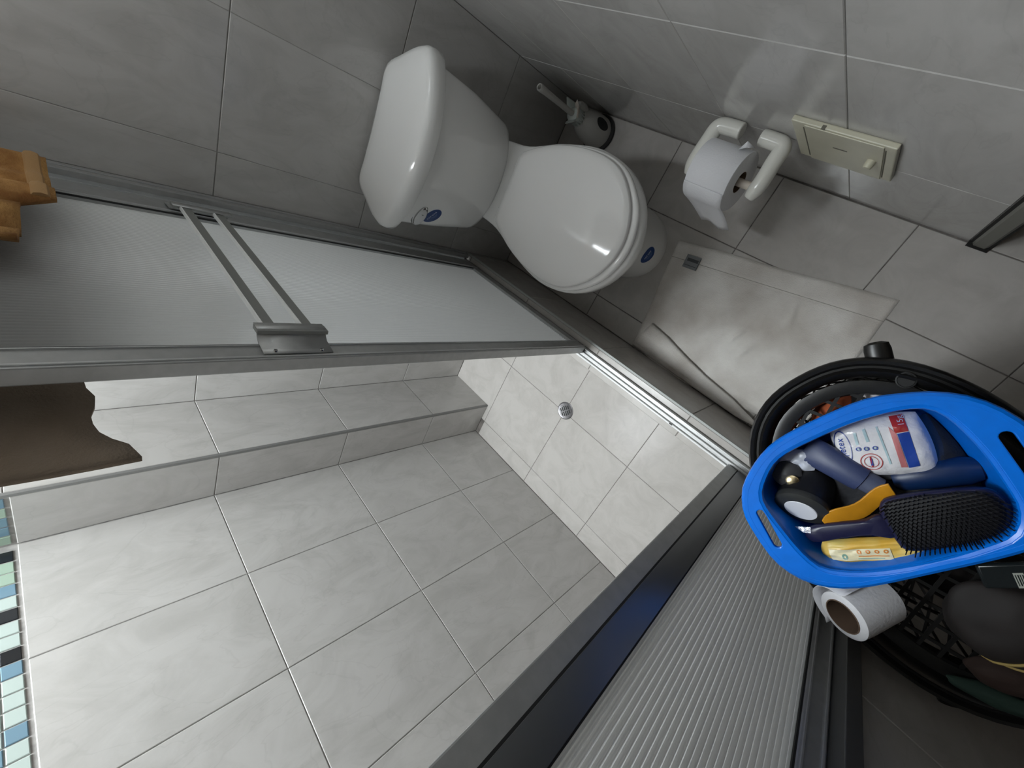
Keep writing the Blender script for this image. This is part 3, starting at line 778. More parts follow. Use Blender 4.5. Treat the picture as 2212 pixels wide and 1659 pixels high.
# ------------------------------------------------------------------ bath mat
bm_ = thing('bath_mat', 'worn off-white terry bath mat with one folded edge beside the toilet', 'bath mat', (0.88, 0.95, 0.0))
A, B, C_, D = Vector((0.597, 1.082)), Vector((1.140, 1.173)), Vector((1.180, 0.792)), Vector((0.650, 0.738))
def fbm(x, y, s): return noise.noise(Vector((x*s, y*s, 3.7)))
nx, ny = 110, 76
vs, fs = [], []
for j in range(ny+1):
    for i in range(nx+1):
        u_, v_ = i/nx, j/ny
        p = (A*(1-u_) + B*u_)*(1-v_) + (D*(1-u_) + C_*u_)*v_
        if v_ > 0.5: p.y -= 0.030*(v_-0.5)*2*math.sin(PI*min(u_*1.15, 1))
        p += Vector((fbm(p.x, p.y, 9)*0.003, fbm(p.y, p.x, 9)*0.003))
        z = 0.0065 + 0.0010*fbm(p.x, p.y, 60)
        for (cx, cy, ex, ey, an, hh) in ((0.90, 0.93, 0.030, 0.006, 1.2, 0.007), (0.83, 0.95, 0.030, 0.006, 1.0, 0.005), (0.80, 0.87, 0.04, 0.006, 1.1, 0.005), (0.98, 1.04, 0.025, 0.006, 1.9, 0.005), (0.94, 0.90, 0.022, 0.007, 1.25, 0.008), (0.72, 0.86, 0.03, 0.006, 0.5, 0.003)):
            dx, dy = p.x-cx, p.y-cy
            a_, b_ = dx*math.cos(an)+dy*math.sin(an), -dx*math.sin(an)+dy*math.cos(an)
            z += hh*math.exp(-(a_/ex)**2-(b_/ey)**2)
        if 0.135 < v_ < 0.150: z -= 0.0022
        e = min(u_, 1-u_, v_, 1-v_)
        if e < 0.004: z = 0.001
        vs.append((p.x-0.88, p.y-0.95, z))
for j in range(ny):
    for i in range(nx): a = j*(nx+1)+i; fs.append((a, a+1, a+nx+2, a+nx+1))
mb = MB(); mb.add(vs, fs)
mat_body = mb.build('terry_sheet', M['mat'], bm_, angle=60)
# folded flap along the curb
top = [(0.651, 0.7385), (0.75, 0.7365), (0.85, 0.736), (0.95, 0.736), (1.03, 0.737), (1.10, 0.750)]
edge = [(0.672, 0.832), (0.74, 0.822), (0.82, 0.802), (0.90, 0.786), (1.00, 0.774), (1.068, 0.757)]
vs, fs = [], []; m_ = 40; k_ = 9
def lerp_list(L, t):
    x = t*(len(L)-1); i = min(int(x), len(L)-2); f = x-i
    return Vector(L[i]).lerp(Vector(L[i+1]), f)
for j in range(m_+1):
    t = j/m_; a = lerp_list(top, t); b = lerp_list(edge, t)
    for i in range(k_+1):
        q = i/k_
        p = a.lerp(b, q)
        z = 0.0155 + 0.004*math.sin(PI*q) + 0.012*max(0, t-0.7)/0.3*math.sin(PI*min(1, q+0.3)) + 0.0008*fbm(p.x, p.y, 60)
        if i == 0: z = 0.002
        vs.append((p.x-0.88, p.y-0.95, z))
for j in range(m_):
    for i in range(k_): a = j*(k_+1)+i; fs.append((a, a+1, a+k_+2, a+k_+1))
mb = MB(); mb.add(vs, fs)
mb.build('folded_flap', M['mat'], bm_, solid=0.005, angle=60)
rim_ = [(p[0]-0.88, p[1]-0.95, 0.0155) for p in [lerp_list(edge, k/24) for k in range(25)]]
MB().tube(rim_, 0.0016, 6).build('flap_edge_line', M['mat_dark_line'], bm_)  # dark line along the free edge of the flap
hem_ = []
for k in range(41):
    u_ = 0.004+0.992*k/40; v_ = 0.1425
    p = (A*(1-u_) + B*u_)*(1-v_) + (D*(1-u_) + C_*u_)*v_
    hem_.append((p.x-0.88, p.y-0.95, 0.0054))
MB().tube(hem_, 0.0008, 5).build('hem_seam', M['mat_dark_line'], bm_)
Mx = Matrix.Translation((0.672-0.88, 1.043-0.95, 0.0085)) @ Matrix.Rotation(0.12, 4, 'Z')
tg = MB().box((-0.022, -0.019, -0.001), (0.022, 0.019, 0.0012), Mx).build('fabric_tag', M['mat_tag'], bm_, smooth=False)
mb = MB(); mb.box((-0.016, 0.001, 0.0012), (0.018, 0.010, 0.0016), Mx); mb.box((-0.019, -0.0115, 0.0012), (0.018, -0.0098, 0.0016), Mx); mb.box((0.0205, -0.018, 0.0012), (0.022, 0.016, 0.0016), Mx)
mb.build('tag_mark', M['tag_dark'], tg, smooth=False)

# ------------------------------------------------------------------ towel over the header
tw = thing('towel', 'orange-brown bath towel hanging over the shower door frame, inner side coloured darker as backlit', 'towel', (0.4, 0.69, HZ1))
yi, yo = 0.636, 0.748
prof = []
for k in range(23): prof.append((0, k/22))                   # inside, bottom to top
for k in range(1, 8): prof.append((1, k/8))                   # over the header
for k in range(23): prof.append((2, k/22))                    # outside, top to bottom
vs, fs = [], []; nn = 44
for seg, t in prof:
    for i in range(nn+1):
        u_ = i/nn
        if seg == 0:
            x = 0.06 + u_*(0.690-0.06)
            zb = 1.272 - 0.026*max(0, (u_-0.90)/0.10)**0.6 - 0.004*math.sin(u_*40) + 0.002*math.sin(u_*97)
            z = zb + t*(HZ1+0.004-zb); y = yi + 0.006*math.sin(u_*19+t*1.5)*(1-t*0.7)
            x += 0.003*math.sin(t*14)*u_ - 0.10*u_*max(0, t-0.3)
        elif seg == 1:
            x = (0.06 + u_*0.56)*(1-t) + (0.10 + u_*0.32)*t
            y = yi + (yo-yi)*t; z = HZ1 + 0.004 + 0.006*math.sin(PI*t)
        else:
            x = 0.10 + u_*0.32
            x = x*(1-t) + (0.112 + u_*0.30)*t
            zb = 1.266 if u_ < 0.53 else 1.300 + 0.02*(u_-0.53)
            z = HZ1+0.004 + t*(zb-HZ1-0.004)
            y = yo + (0.010*math.sin(u_*14+0.6) + 0.006*math.sin(u_*33))*min(1, t*1.5) + 0.004 - (0.012 if u_ > 0.53 else 0)*t
        vs.append((x-0.4, y-0.69, z-HZ1))
for j in range(len(prof)-1):
    for i in range(nn): a = j*(nn+1)+i; fs.append((a, a+1, a+nn+2, a+nn+1))
ns = 27*(nn+1)
mb = MB(); mb.add(vs[:ns], [f for f in fs if max(f) < ns]); mb.build('inner_hang', M['towel_backlit'], tw, solid=0.006, angle=60)
mb = MB(); mb.add(vs[ns-(nn+1):], [tuple(i-ns+(nn+1) for i in f) for f in fs if min(f) >= ns-(nn+1)]); mb.build('outer_hang', M['towel'], tw, solid=0.006, angle=60)
hem = []
for i in range(0, 24):
    u_ = i/nn
    x = 0.112 + u_*0.30
    hem.append((x-0.4, yo + 0.010*math.sin(u_*14+0.6) + 0.006*math.sin(u_*33) + 0.0065-0.69, 1.281-HZ1))
MB().tube(hem, 0.006, 8, flat=1.6).build('hem_band', M['hem'], tw)

# ------------------------------------------------------------------ laundry hamper
hc = Vector((1.325, 0.895)); ha = math.atan2(-0.351, 0.936)
ham = thing('laundry_hamper', 'tall black plastic laundry hamper with lattice sides under the blue basket', 'laundry hamper', (hc.x, hc.y, 0))
ca, sa = math.cos(ha), math.sin(ha)
def hp_(phi, a, b, z): 
    # superellipse-like oval
    c, s = math.cos(phi), math.sin(phi); e = 2.3
    k = (abs(c)**e + abs(s)**e)**(-1/e)
    x, y = a*c*k, b*s*k
    return Vector((x*ca - y*sa, x*sa + y*ca, z))
HH = 0.60
def hring(a, b, z, n=72): return [hp_(2*PI*i/n, a, b, z) for i in range(n)]
RA, RB = 0.240, 0.160
prof = [(-0.030, 0.530), (-0.027, 0.565), (-0.026, 0.585), (-0.022, 0.594), (-0.017, 0.597), (-0.013, 0.592), (-0.010, 0.592), (-0.007, 0.599), (-0.003, 0.600), (0.0, 0.595), (0.001, 0.582), (-0.001, 0.576), (-0.006, 0.575), (-0.008, 0.560), (-0.010, 0.548), (-0.024, 0.545), (-0.028, 0.530)]
mb = MB(); rings = [hring(RA+r, RB+r, z) for r, z in prof]; mb.loft(rings, False, False)
mb.build('rim', M['black_plastic'], ham, angle=45)
mb = MB(); mb.loft([hring(0.138, 0.096, 0.0), hring(0.143, 0.100, 0.012), hring(0.147, 0.103, 0.06), hring(0.143, 0.099, 0.06), hring(0.138, 0.094, 0.008)], True, True)
mb.build('base', M['black_plastic'], ham, angle=45)
lat = MB(); nl = 40
def wall_r(t): return (0.146 + (RA-0.029-0.146)*t, 0.102 + (RB-0.029-0.102)*t, 0.055 + (0.535-0.055)*t)
for sgn in (-1, 1):
    for k in range(nl):
        path = []
        for j in range(15):
            t = j/14; a, b, z = wall_r(t)
            path.append(hp_(2*PI*(k + sgn*t*4)/nl, a, b, z))
        lat.tube(path, 0.0022, 4, cap=False)
for t in (0.2, 0.4, 0.6, 0.8):
    a, b, z = wall_r(t); lat.tube(hring(a, b, z, 72), 0.0028, 4, closed=True)
lat.build('lattice_wall', M['black_plastic'], ham, angle=30)
for cx, cy in ((1.152, 1.058), (1.478, 0.733)):
    v = Vector((cx-hc.x, cy-hc.y)); dirn = v.normalized()
    mb = MB(); Mx = Matrix.Translation((v.x, v.y, 0.578)) @ Matrix.Rotation(math.atan2(dirn.y, dirn.x), 4, 'Z')
    mb.loft([[Mx @ Vector((-0.016, 0.0145*math.cos(2*PI*i/16), 0.009*math.sin(2*PI*i/16))) for i in range(16)],
             [Mx @ Vector((0.002, 0.0145*math.cos(2*PI*i/16), 0.009*math.sin(2*PI*i/16))) for i in range(16)],
             [Mx @ Vector((0.010, 0.013*math.cos(2*PI*i/16), 0.008*math.sin(2*PI*i/16))) for i in range(16)],
             [Mx @ Vector((0.013, 0.006*math.cos(2*PI*i/16), 0.004*math.sin(2*PI*i/16))) for i in range(16)]])
    mb.build('handle_lug', M['black_plastic'], ham)

MB().lathe([(0.0, 0.0), (0.010, 0.0), (0.0105, 0.0015), (0.009, 0.0018), (0.0085, 0.0006), (0.0, 0.0006)], 20, Matrix.Translation((1.196-hc.x, 1.043-hc.y, 0.594))).build('rim_hole', M['black'], ham)
# washing in the hamper
def lump(name, label, cat, c, r, m, seed, rot=0.0, amp=0.25, n=28, group=None, fold=6.0):
    t = thing(name, label, cat, c, group) if label else None
    mb = MB(); vs = []; fs = []
    for j in range(n+1):
        th = PI*j/n
        for i in range(2*n):
            ph = 2*PI*i/(2*n)
            p = Vector((math.sin(th)*math.cos(ph), math.sin(th)*math.sin(ph), math.cos(th)))
            k = 1 + amp*noise.noise(p*1.7 + Vector((seed, 0, 0))) + amp*0.5*noise.ridged_multi_fractal(p*fold*0.4 + Vector((seed, 5, 0)), 0.9, 2.0, 3, 0.8, 2.0)*0.3
            q = Vector((p.x*r[0]*k, p.y*r[1]*k, p.z*r[2]*k))
            vs.append(Matrix.Rotation(rot, 3, 'Z') @ q)
    for j in range(n):
        for i in range(2*n):
            i2 = (i+1) % (2*n)
            fs.append((j*2*n+i, j*2*n+i2, (j+1)*2*n+i2, (j+1)*2*n+i))
    mb.add(vs, fs)
    o = mb.build(name if not t else 'cloth', m, t, angle=80)
    return t, o
# lattice lid just inside the rim
LZ = 0.588
mb = MB(); mb.loft([hring(RA-0.0295, RB-0.0295, LZ-0.004), hring(RA-0.0295, RB-0.0295, LZ+0.002), hring(RA-0.036, RB-0.036, LZ+0.003), hring(RA-0.047, RB-0.047, LZ+0.001), hring(RA-0.049, RB-0.049, LZ-0.004)], False, False)
mb.build('lid_border', M['black_plastic'], ham)
mb = MB(); pa, pb = RA-0.047, RB-0.047; step = 0.0215
RH = Matrix.Rotation(ha + 0.55, 4, 'Z')
def reach(px, py, dx, dy):
    # distance from the point to the oval along the direction (local rotated frame)
    t = 0.0
    while t < 0.4:
        q = RH @ Vector((px+dx*t, py+dy*t, 0)); x, y = q.x*ca + q.y*sa, -q.x*sa + q.y*ca
        if (abs(x)/pa)**2.3 + (abs(y)/pb)**2.3 > 1: break
        t += 0.002
    return t
for k in range(-12, 13):
    c_ = k*step
    for ax_ in (0, 1):
        best = None
        for s_ in range(-60, 61):
            o_ = s_*0.004
            p0 = (c_, o_) if ax_ == 0 else (o_, c_)
            q = RH @ Vector((*p0, 0)); x, y = q.x*ca + q.y*sa, -q.x*sa + q.y*ca
            if (abs(x)/pa)**2.3 + (abs(y)/pb)**2.3 <= 1:
                best = (min(best[0], o_), max(best[1], o_)) if best else (o_, o_)
        if best:
            b0, b1_ = best[0]-0.004, best[1]+0.004
            if ax_ == 0: mb.box((c_-0.0022, b0, LZ-0.003), (c_+0.0022, b1_, LZ), RH)
            else: mb.box((b0, c_-0.0022, LZ-0.0032), (b1_, c_+0.0022, LZ-0.0002), RH)
mb.build('lid_lattice', M['black_plastic'], ham, smooth=False)
lump('orange_garment', 'orange garment showing through the hamper lid lattice near the bath mat', 'clothing', (1.170, 0.942, 0.545), (0.022, 0.060, 0.031), M['cloth_orange'], 1.4, 0.40, 0.14)
lump('white_garment', 'white garment showing through the hamper lid lattice beside the orange one', 'clothing', (1.200, 0.998, 0.556), (0.024, 0.026, 0.027), M['cloth_white'], 7.7, 0.3, 0.14)
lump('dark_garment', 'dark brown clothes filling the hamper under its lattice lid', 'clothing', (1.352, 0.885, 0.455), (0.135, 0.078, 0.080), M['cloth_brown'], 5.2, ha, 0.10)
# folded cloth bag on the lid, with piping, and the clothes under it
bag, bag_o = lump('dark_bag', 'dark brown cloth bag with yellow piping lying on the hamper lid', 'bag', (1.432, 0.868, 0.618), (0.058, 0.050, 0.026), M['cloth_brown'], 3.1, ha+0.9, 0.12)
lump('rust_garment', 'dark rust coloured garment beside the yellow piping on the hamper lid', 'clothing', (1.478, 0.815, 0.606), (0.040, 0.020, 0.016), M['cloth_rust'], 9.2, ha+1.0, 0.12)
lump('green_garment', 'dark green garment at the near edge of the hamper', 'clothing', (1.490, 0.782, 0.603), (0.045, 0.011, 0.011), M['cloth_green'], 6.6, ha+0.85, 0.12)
bp_ = thing('black_packet', 'black plastic packet with pale printed labels beside the blue basket', 'packet', (1.392, 0.925, 0.640), None)
MB().box((-0.032, -0.014, -0.004), (0.032, 0.014, 0.004), Matrix.Rotation(0.95, 4, 'Z')).build('packet', M['black_bag'], bp_, bevel=0.003)
for x_, w_ in ((-0.002, 0.008), (0.020, 0.010)):
    lb = MB().box((x_-w_/2, -0.0125, 0.0041), (x_+w_/2, 0.004, 0.0045), Matrix.Rotation(0.95, 4, 'Z')).build('pale_label', M['pale_label'], bp_, smooth=False)
    for q in range(4):
        MB().box((x_-0.003+q*0.0018, -0.010, 0.0046), (x_-0.0023+q*0.0018+0.0003*(q % 2), 0.002, 0.0048), Matrix.Rotation(0.95, 4, 'Z')).build('label_bar', M['black_bag'], lb, smooth=False)

# ------------------------------------------------------------------ blue basket on the hamper
BO = Vector((1.235, 0.930)); BZ = 0.690
Uv = Vector((0.46, 0.888)).normalized(); Wv = Vector((-Uv.y, Uv.x))     # Wv = -v of the measured frame
ba = math.atan2(Uv.y, Uv.x)
bas = thing('blue_basket', 'bright blue plastic basket with slotted ends, on top of the hamper', 'basket', (BO.x, BO.y, 0.602))
bas.rotation_euler = (0, 0, ba)
BH = BZ - 0.602
def rrect(a0, a1, b0, b1, r, n=10):
    pts = []
    for cx, cy, s in ((a1-r, b1-r, 0), (a0+r, b1-r, 1), (a0+r, b0+r, 2), (a1-r, b0+r, 3)):
        for k in range(n+1):
            an = PI/2*(s + k/n); pts.append((cx + r*math.cos(an), cy + r*math.sin(an)))
    return pts
# local frame: x = along Uv, y = Wv (= -v). v from -0.092 to 0.113 -> y from -0.113 to 0.092
out_uv = [(-0.151, 0.004), (-0.146, -0.014), (-0.132, -0.038), (-0.094, -0.068), (-0.051, -0.084), (0.030, -0.092), (0.074, -0.083), (0.108, -0.066), (0.130, -0.040), (0.143, 0.000), (0.143, 0.038), (0.133, 0.070), (0.110, 0.089), (0.070, 0.100), (-0.003, 0.109), (-0.063, 0.113), (-0.096, 0.109), (-0.123, 0.096), (-0.142, 0.071), (-0.149, 0.040)]
inn_uv = [(-0.121, -0.014), (-0.102, -0.042), (-0.073, -0.062), (-0.025, -0.071), (0.025, -0.075), (0.072, -0.069), (0.092, -0.052), (0.101, -0.012), (0.102, 0.030), (0.099, 0.060), (0.083, 0.083), (0.055, 0.092), (0.010, 0.0990), (-0.050, 0.1000), (-0.093, 0.089), (-0.108, 0.068), (-0.117, 0.030)]
OUT = [(p.x, p.y) for p in ring(spline([(u, -v) for u, v in out_uv], 60), 0, 0.0062)]
INN = [(p.x, p.y) for p in ring(spline([(u, -v) for u, v in inn_uv], 60), 0, -0.0)]
BOT = [(p.x, p.y) for p in ring(INN, 0, 0.017)]
def slot(cx, cy, w, l, n=8):
    pts = []
    for s, ang0 in ((1, 0), (-1, PI)):
        for k in range(n+1):
            an = ang0 + PI*k/n
            pts.append((cx + w*math.cos(an), cy + s*(l-w) + w*math.sin(an)))
    return pts
S1 = slot(-0.1285, -0.0235, 0.0050, 0.026); S2 = slot(0.1200, -0.0120, 0.0056, 0.030)
bmm = bmesh.new()
def loop(P, z):
    vv = [bmm.verts.new((x, y, z)) for x, y in P]
    return [bmm.edges.new((vv[i], vv[(i+1) % len(vv)])) for i in range(len(vv))]
ed = loop(OUT, BH) + loop(INN, BH) + loop(S1, BH) + loop(S2, BH)
bmesh.ops.triangle_fill(bmm, edges=ed, use_beauty=True)
# drop any faces filling the holes
def inside(P, x, y):
    c = False; n = len(P)
    for i in range(n):
        x1, y1_ = P[i]; x2, y2 = P[i-1]
        if (y1_ > y) != (y2 > y) and x < (x2-x1)*(y-y1_)/(y2-y1_)+x1: c = not c
    return c
bad = [f for f in bmm.faces if any(inside(H, *f.calc_center_median()[:2]) for H in (INN, S1, S2))]
bmesh.ops.delete(bmm, geom=bad, context='FACES_ONLY')
bmesh.ops.recalc_face_normals(bmm, faces=bmm.faces)
me = bpy.data.meshes.new('rim'); bmm.to_mesh(me); bmm.free()
link('rim', me, M['blue_plastic'], bas, solid=0.006, bevel=0.0012)
MB().tube([(x, y, BH-0.003) for x, y in OUT], 0.0065, 10, closed=True).build('rim_edge', M['blue_plastic'], bas)
MB().tube([(x, y, BH-0.002) for x, y in INN], 0.0042, 8, closed=True).build('inner_edge', M['blue_plastic'], bas)
def bowl_ring(P, z): return [Vector((x, y, z)) for x, y in P]
def mixp(P, Q, t): return [(a[0]*(1-t)+b[0]*t, a[1]*(1-t)+b[1]*t) for a, b in zip(P, Q)]
mb = MB(); mb.loft([bowl_ring(mixp(INN, BOT, t), z) for t, z in ((0, BH-0.001), (0.15, BH-0.014), (0.75, 0.014), (0.92, 0.004), (1.05, 0.0))], False, True)
mb.build('tub', M['blue_plastic'], bas, angle=50, solid=0.0022)
mb = MB(); mb.loft([bowl_ring(OUT, BH-0.004), bowl_ring([(x*1.0, y*1.0) for x, y in OUT], BH-0.016)], False, False)
mb.build('skirt', M['blue_plastic'], bas, solid=0.002)

# helper: basket coordinates (u, v) and height -> world
def bw(u, v, z): p = BO + Uv*u - Wv*v; return Vector((p.x, p.y, z))
def bthing(name, label, cat, u, v, z):
    t = thing(name, label, cat, bw(u, v, z), 'toiletries in the blue basket'); t.rotation_euler = (0, 0, ba)
    return t
# inside a bthing: local x = +u, local y = -v, z up (relative)

# cotton bag
ct = bthing('cotton_pack', 'clear plastic pack of white cotton with red and blue print in the blue basket', 'cotton pack', 0.025, -0.030, 0.640)
def pillow(a, b, h, n=26, e=3.0, rot=0.0, wr=0.0, seed=0.0, skew=0.0):
    mb = MB(); vs, fs = [], []
    for s in (1, -1):
        for j in range(n+1):
            for i in range(n+1):
                x, y = -1 + 2*i/n, -1 + 2*j/n
                k = max(0, (1-abs(x)**e))**0.5*max(0, (1-abs(y)**e))**0.5
                px, py = a*x*(1-0.10*y*y), b*y*(1-0.08*x*x)
                z = s*h*k + wr*noise.noise(Vector((x*3+seed, y*3, s)))*k
                q = Vector((px + skew*py, py, z)); q = Matrix.Rotation(rot, 3, 'Z') @ q
                vs.append(q)
    o = (n+1)**2
    for j in range(n):
        for i in range(n):
            q = (j*(n+1)+i, j*(n+1)+i+1, (j+1)*(n+1)+i+1, (j+1)*(n+1)+i)
            fs.append(q); fs.append(tuple(x+o for x in reversed(q)))
    mb.add(vs, fs)
    return mb
RT = math.radians(-17)
cot = pillow(0.0465, 0.0395, 0.020, rot=RT, wr=0.003, seed=2.2, skew=-0.12).build('cotton', M['cotton'], ct, angle=80)
flm = pillow(0.0540, 0.0420, 0.0225, rot=RT, wr=0.004, seed=2.2, skew=-0.12).build('film', M['film'], ct, angle=80)
def cu(u, v): return Vector((u-0.025, -(v+0.030), 0.1))
def quad2d(pts, n=8):
    P = [Vector(p) for p in pts]; vs, fs = [], []
    for j in range(n+1):
        for i in range(n+1):
            a, b = i/n, j/n
            vs.append(tuple(((P[0]*(1-a)+P[1]*a)*(1-b) + (P[3]*(1-a)+P[2]*a)*b)[:2]))
    for j in range(n):
        for i in range(n): k = j*(n+1)+i; fs.append((k, k+1, k+n+2, k+n+1))
    return vs, fs
def cprint(name, pts, m, off=0.0008): return drape(cot, name, quad2d([cu(*p) for p in pts]), (0, 0, 0), (1, 0, 0), (0, 1, 0), (0, 0, -1), m, off)
cprint('red_block', [(0.0475, -0.060), (0.0600, -0.057), (0.0560, -0.038), (0.0440, -0.041)], M['print_red'])
cprint('blue_block', [(0.0455, -0.0395), (0.0560, -0.0375), (0.0470, 0.003), (0.0370, 0.002)], M['print_blue'])
cprint('pink_strip', [(0.0420, -0.050), (0.0450, -0.0405), (0.0365, 0.001), (0.0310, -0.001)], M['print_pink'])
for (a, b, c, d) in (((0.008, -0.055), (0.011, -0.055), (0.007, -0.040), (0.004, -0.040)), ((0.018, -0.056), (0.021, -0.056), (0.018, -0.040), (0.015, -0.040)), ((0.031, -0.054), (0.033, -0.054), (0.025, -0.008), (0.023, -0.008))):
    cprint('teal_strip', [a, b, c, d], M['print_teal'])
e1 = Vector((0.26, 1.0, 0)).normalized(); e2 = Vector((-e1.y, e1.x, 0))
def cdrape(name, mesh, uv, m, off=0.0012): return drape(cot, name, mesh, cu(*uv), e1, e2, (0, 0, -1), m, off)
cdrape('lettering', text2d('15g', 0.0080), (0.0548, -0.0515), M['white_print'])
cdrape('lettering', text2d('jietex', 0.0105), (-0.011, -0.042), M['print_blue'])
cdrape('blue_oval', disc2d(0.022, 0.0085, 40, 1, 0.93), (-0.010, -0.041), M['print_blue'])
for uv in ((0.004, -0.035), (0.0115, -0.033), (0.0195, -0.031)):
    cdrape('blue_ring', disc2d(0.0026, 0.0026, 20, 1, 0.68), uv, M['print_blue'])
    cdrape('ring_dot', disc2d(0.0011, 0.0011, 10, 1), uv, M['print_teal'])
cdrape('red_ring', disc2d(0.0105, 0.0105, 40, 1, 0.93), (0.0085, -0.0165), M['print_red'])
cdrape('red_ring', disc2d(0.0070, 0.0070, 32, 1, 0.92), (0.0085, -0.0165), M['print_red'])
cdrape('red_bar', rect2d(0.013, 0.0013, 6, 1), (0.0085, -0.0165), M['print_red'])
cdrape('blue_mark', rect2d(0.009, 0.0022, 6, 1), (0.0085, -0.0160), M['print_blue'])

# navy tube with cap
tu = bthing('navy_tube', 'dark navy squeeze tube lying beside the cotton pack in the blue basket', 'tube', -0.027, -0.024, 0.651)
ax = Vector((0.030, -0.047, 0)).normalized(); L = 0.062
an = math.atan2(ax.y, ax.x)
RZ = Matrix.Rotation(an, 4, 'Z')
mb = MB(); mb.loft([[RZ @ Vector((x, w*math.cos(2*PI*i/24), h*math.sin(2*PI*i/24))) for i in range(24)] for x, w, h in ((-L/2-0.006, 0.019, 0.001), (-L/2, 0.019, 0.004), (-0.01, 0.0185, 0.012), (L/2-0.006, 0.0175, 0.0155), (L/2, 0.0165, 0.0155), (L/2+0.001, 0.012, 0.012))])
mb.build('tube', M['navy'], tu, angle=40)
mb = MB(); mb.loft([[RZ @ Vector((x, w*math.cos(2*PI*i/24), w*math.sin(2*PI*i/24))) for i in range(24)] for x, w in ((L/2+0.001, 0.0135), (L/2+0.018, 0.013), (L/2+0.019, 0.012))])
mb.build('cap', M['navy_pale'], tu, angle=40)
# white wrapper
wp = bthing('white_wrapper', 'small white plastic wrapper tucked in the corner of the blue basket', 'wrapper', -0.066, -0.043, 0.650)
pillow(0.022, 0.015, 0.005, 12, rot=math.radians(-20), wr=0.004, seed=5).build('wrapper', M['wrapper'], wp, angle=50)
# black spray can with white end
cn = bthing('spray_can', 'black spray can with a white round end in the blue basket', 'can', -0.089, 0.018, 0.664)
dwn = Vector((0.032, 0.036, -0.058)).normalized()
Q = dwn.to_track_quat('Z', 'Y').to_matrix().to_4x4()
MB().lathe([(0.0, 0.0), (0.026, 0.0), (0.0315, 0.003), (0.0325, 0.008), (0.0320, 0.011)], 36, Q).build('end_cap', M['can_rim'], cn, angle=40)
MB().lathe([(0.0315, 0.0112), (0.0315, 0.048), (0.022, 0.054), (0.0, 0.054)], 36, Q).build('can_body', M['can_black'], cn, angle=40)
MB().lathe([(0.0, -0.0010), (0.0185, -0.0010), (0.0191, 0.0001)], 36, Q).build('white_disc', M['can_white'], cn, angle=40)
# second dark bottle
bt = bthing('black_bottle', 'black bottle cap standing behind the spray can in the blue basket', 'bottle', -0.083, -0.030, 0.612)
MB().lathe([(0.0, 0.0), (0.018, 0.0), (0.019, 0.004), (0.019, 0.030), (0.0175, 0.045), (0.012, 0.048), (0.0, 0.049)], 32).build('bottle', M['dark_grey'], bt, angle=40)
MB().lathe([(0.0085, 0.0), (0.0085, 0.003), (0.005, 0.005), (0.0, 0.005)], 16, Matrix.Translation((0.003, -0.010, 0.0485))).build('gold_ring', M['gold'], bt)
# dark case
dc = bthing('black_case', 'flat black case under the cotton pack in the blue basket', 'case', 0.010, 0.003, 0.640)
MB().box((-0.018, -0.010, -0.004), (0.022, 0.008, 0.004), Matrix.Rotation(-0.2, 4, 'Z') @ Matrix.Rotation(0.15, 4, 'X')).build('case', M['dark_grey'], dc, bevel=0.002)
# added dark filler: the shade inside the tub as a solid shape
po = bthing('tub_shade', 'added black filler standing in for the shade under the things in the blue basket', 'shade_filler', 0.010, 0.010, 0.624)
pillow(0.078, 0.060, 0.0165, 26, 4.0, wr=0.005, seed=3.3).build('shade_filler', M['shade_filler'], po, angle=70)
# deep blue bottle
db = bthing('blue_bottle', 'deep blue bottle lying in the shade of the blue basket', 'bottle', 0.050, 0.020, 0.634)
Q = Matrix.Rotation(math.radians(-10), 4, 'Z') @ Matrix.Rotation(PI/2, 4, 'Y')
MB().lathe([(0.0, -0.036), (0.012, -0.035), (0.0165, -0.028), (0.0175, 0.0), (0.0165, 0.03), (0.012, 0.042), (0.0, 0.043)], 28, Q).build('bottle', M['deep_blue'], db)
MB().lathe([(0.0, 0.042), (0.009, 0.042), (0.009, 0.056), (0.0, 0.057)], 20, Q).build('cap', M['navy'], db)
# orange sachet strip
og = bthing('orange_sachet', 'narrow orange sachet above the hair brush in the blue basket', 'sachet', -0.030, 0.030, 0.662)
vs, fs = [], []
for k in range(13):
    t = k/12; x = -0.042 + 0.084*t; y = -0.012 + 0.020*t + 0.003*math.sin(t*9); z = 0.003*math.sin(t*7)
    w = 0.0105*(1.0 if t > 0.12 else 0.6 + t*3)
    vs += [(x, y - w, z-0.004), (x, y + w, z+0.005)]
for k in range(12): fs.append((2*k, 2*k+2, 2*k+3, 2*k+1))
mb = MB(); mb.add(vs, fs); mb.build('sachet', M['orange_pack'], og, solid=0.0025, bevel=0.0008)
# foil scrap
fo = bthing('foil_scrap', 'crumpled silver foil scrap at the tip of the brush handle', 'foil', -0.094, 0.0430, 0.666)
mb = MB(); pts = [Vector((random.uniform(-0.014, 0.016), random.uniform(-0.007, 0.007), random.uniform(-0.004, 0.004))) for _ in range(14)]
bmf = bmesh.new(); [bmf.verts.new(p) for p in pts]; bmesh.ops.convex_hull(bmf, input=bmf.verts)
mb.add([v.co.copy() for v in bmf.verts], [[v.index for v in f.verts] for f in (bmf.verts.index_update() or bmf.faces)]); bmf.free()
mb.build('foil', M['foil'], fo, smooth=False)
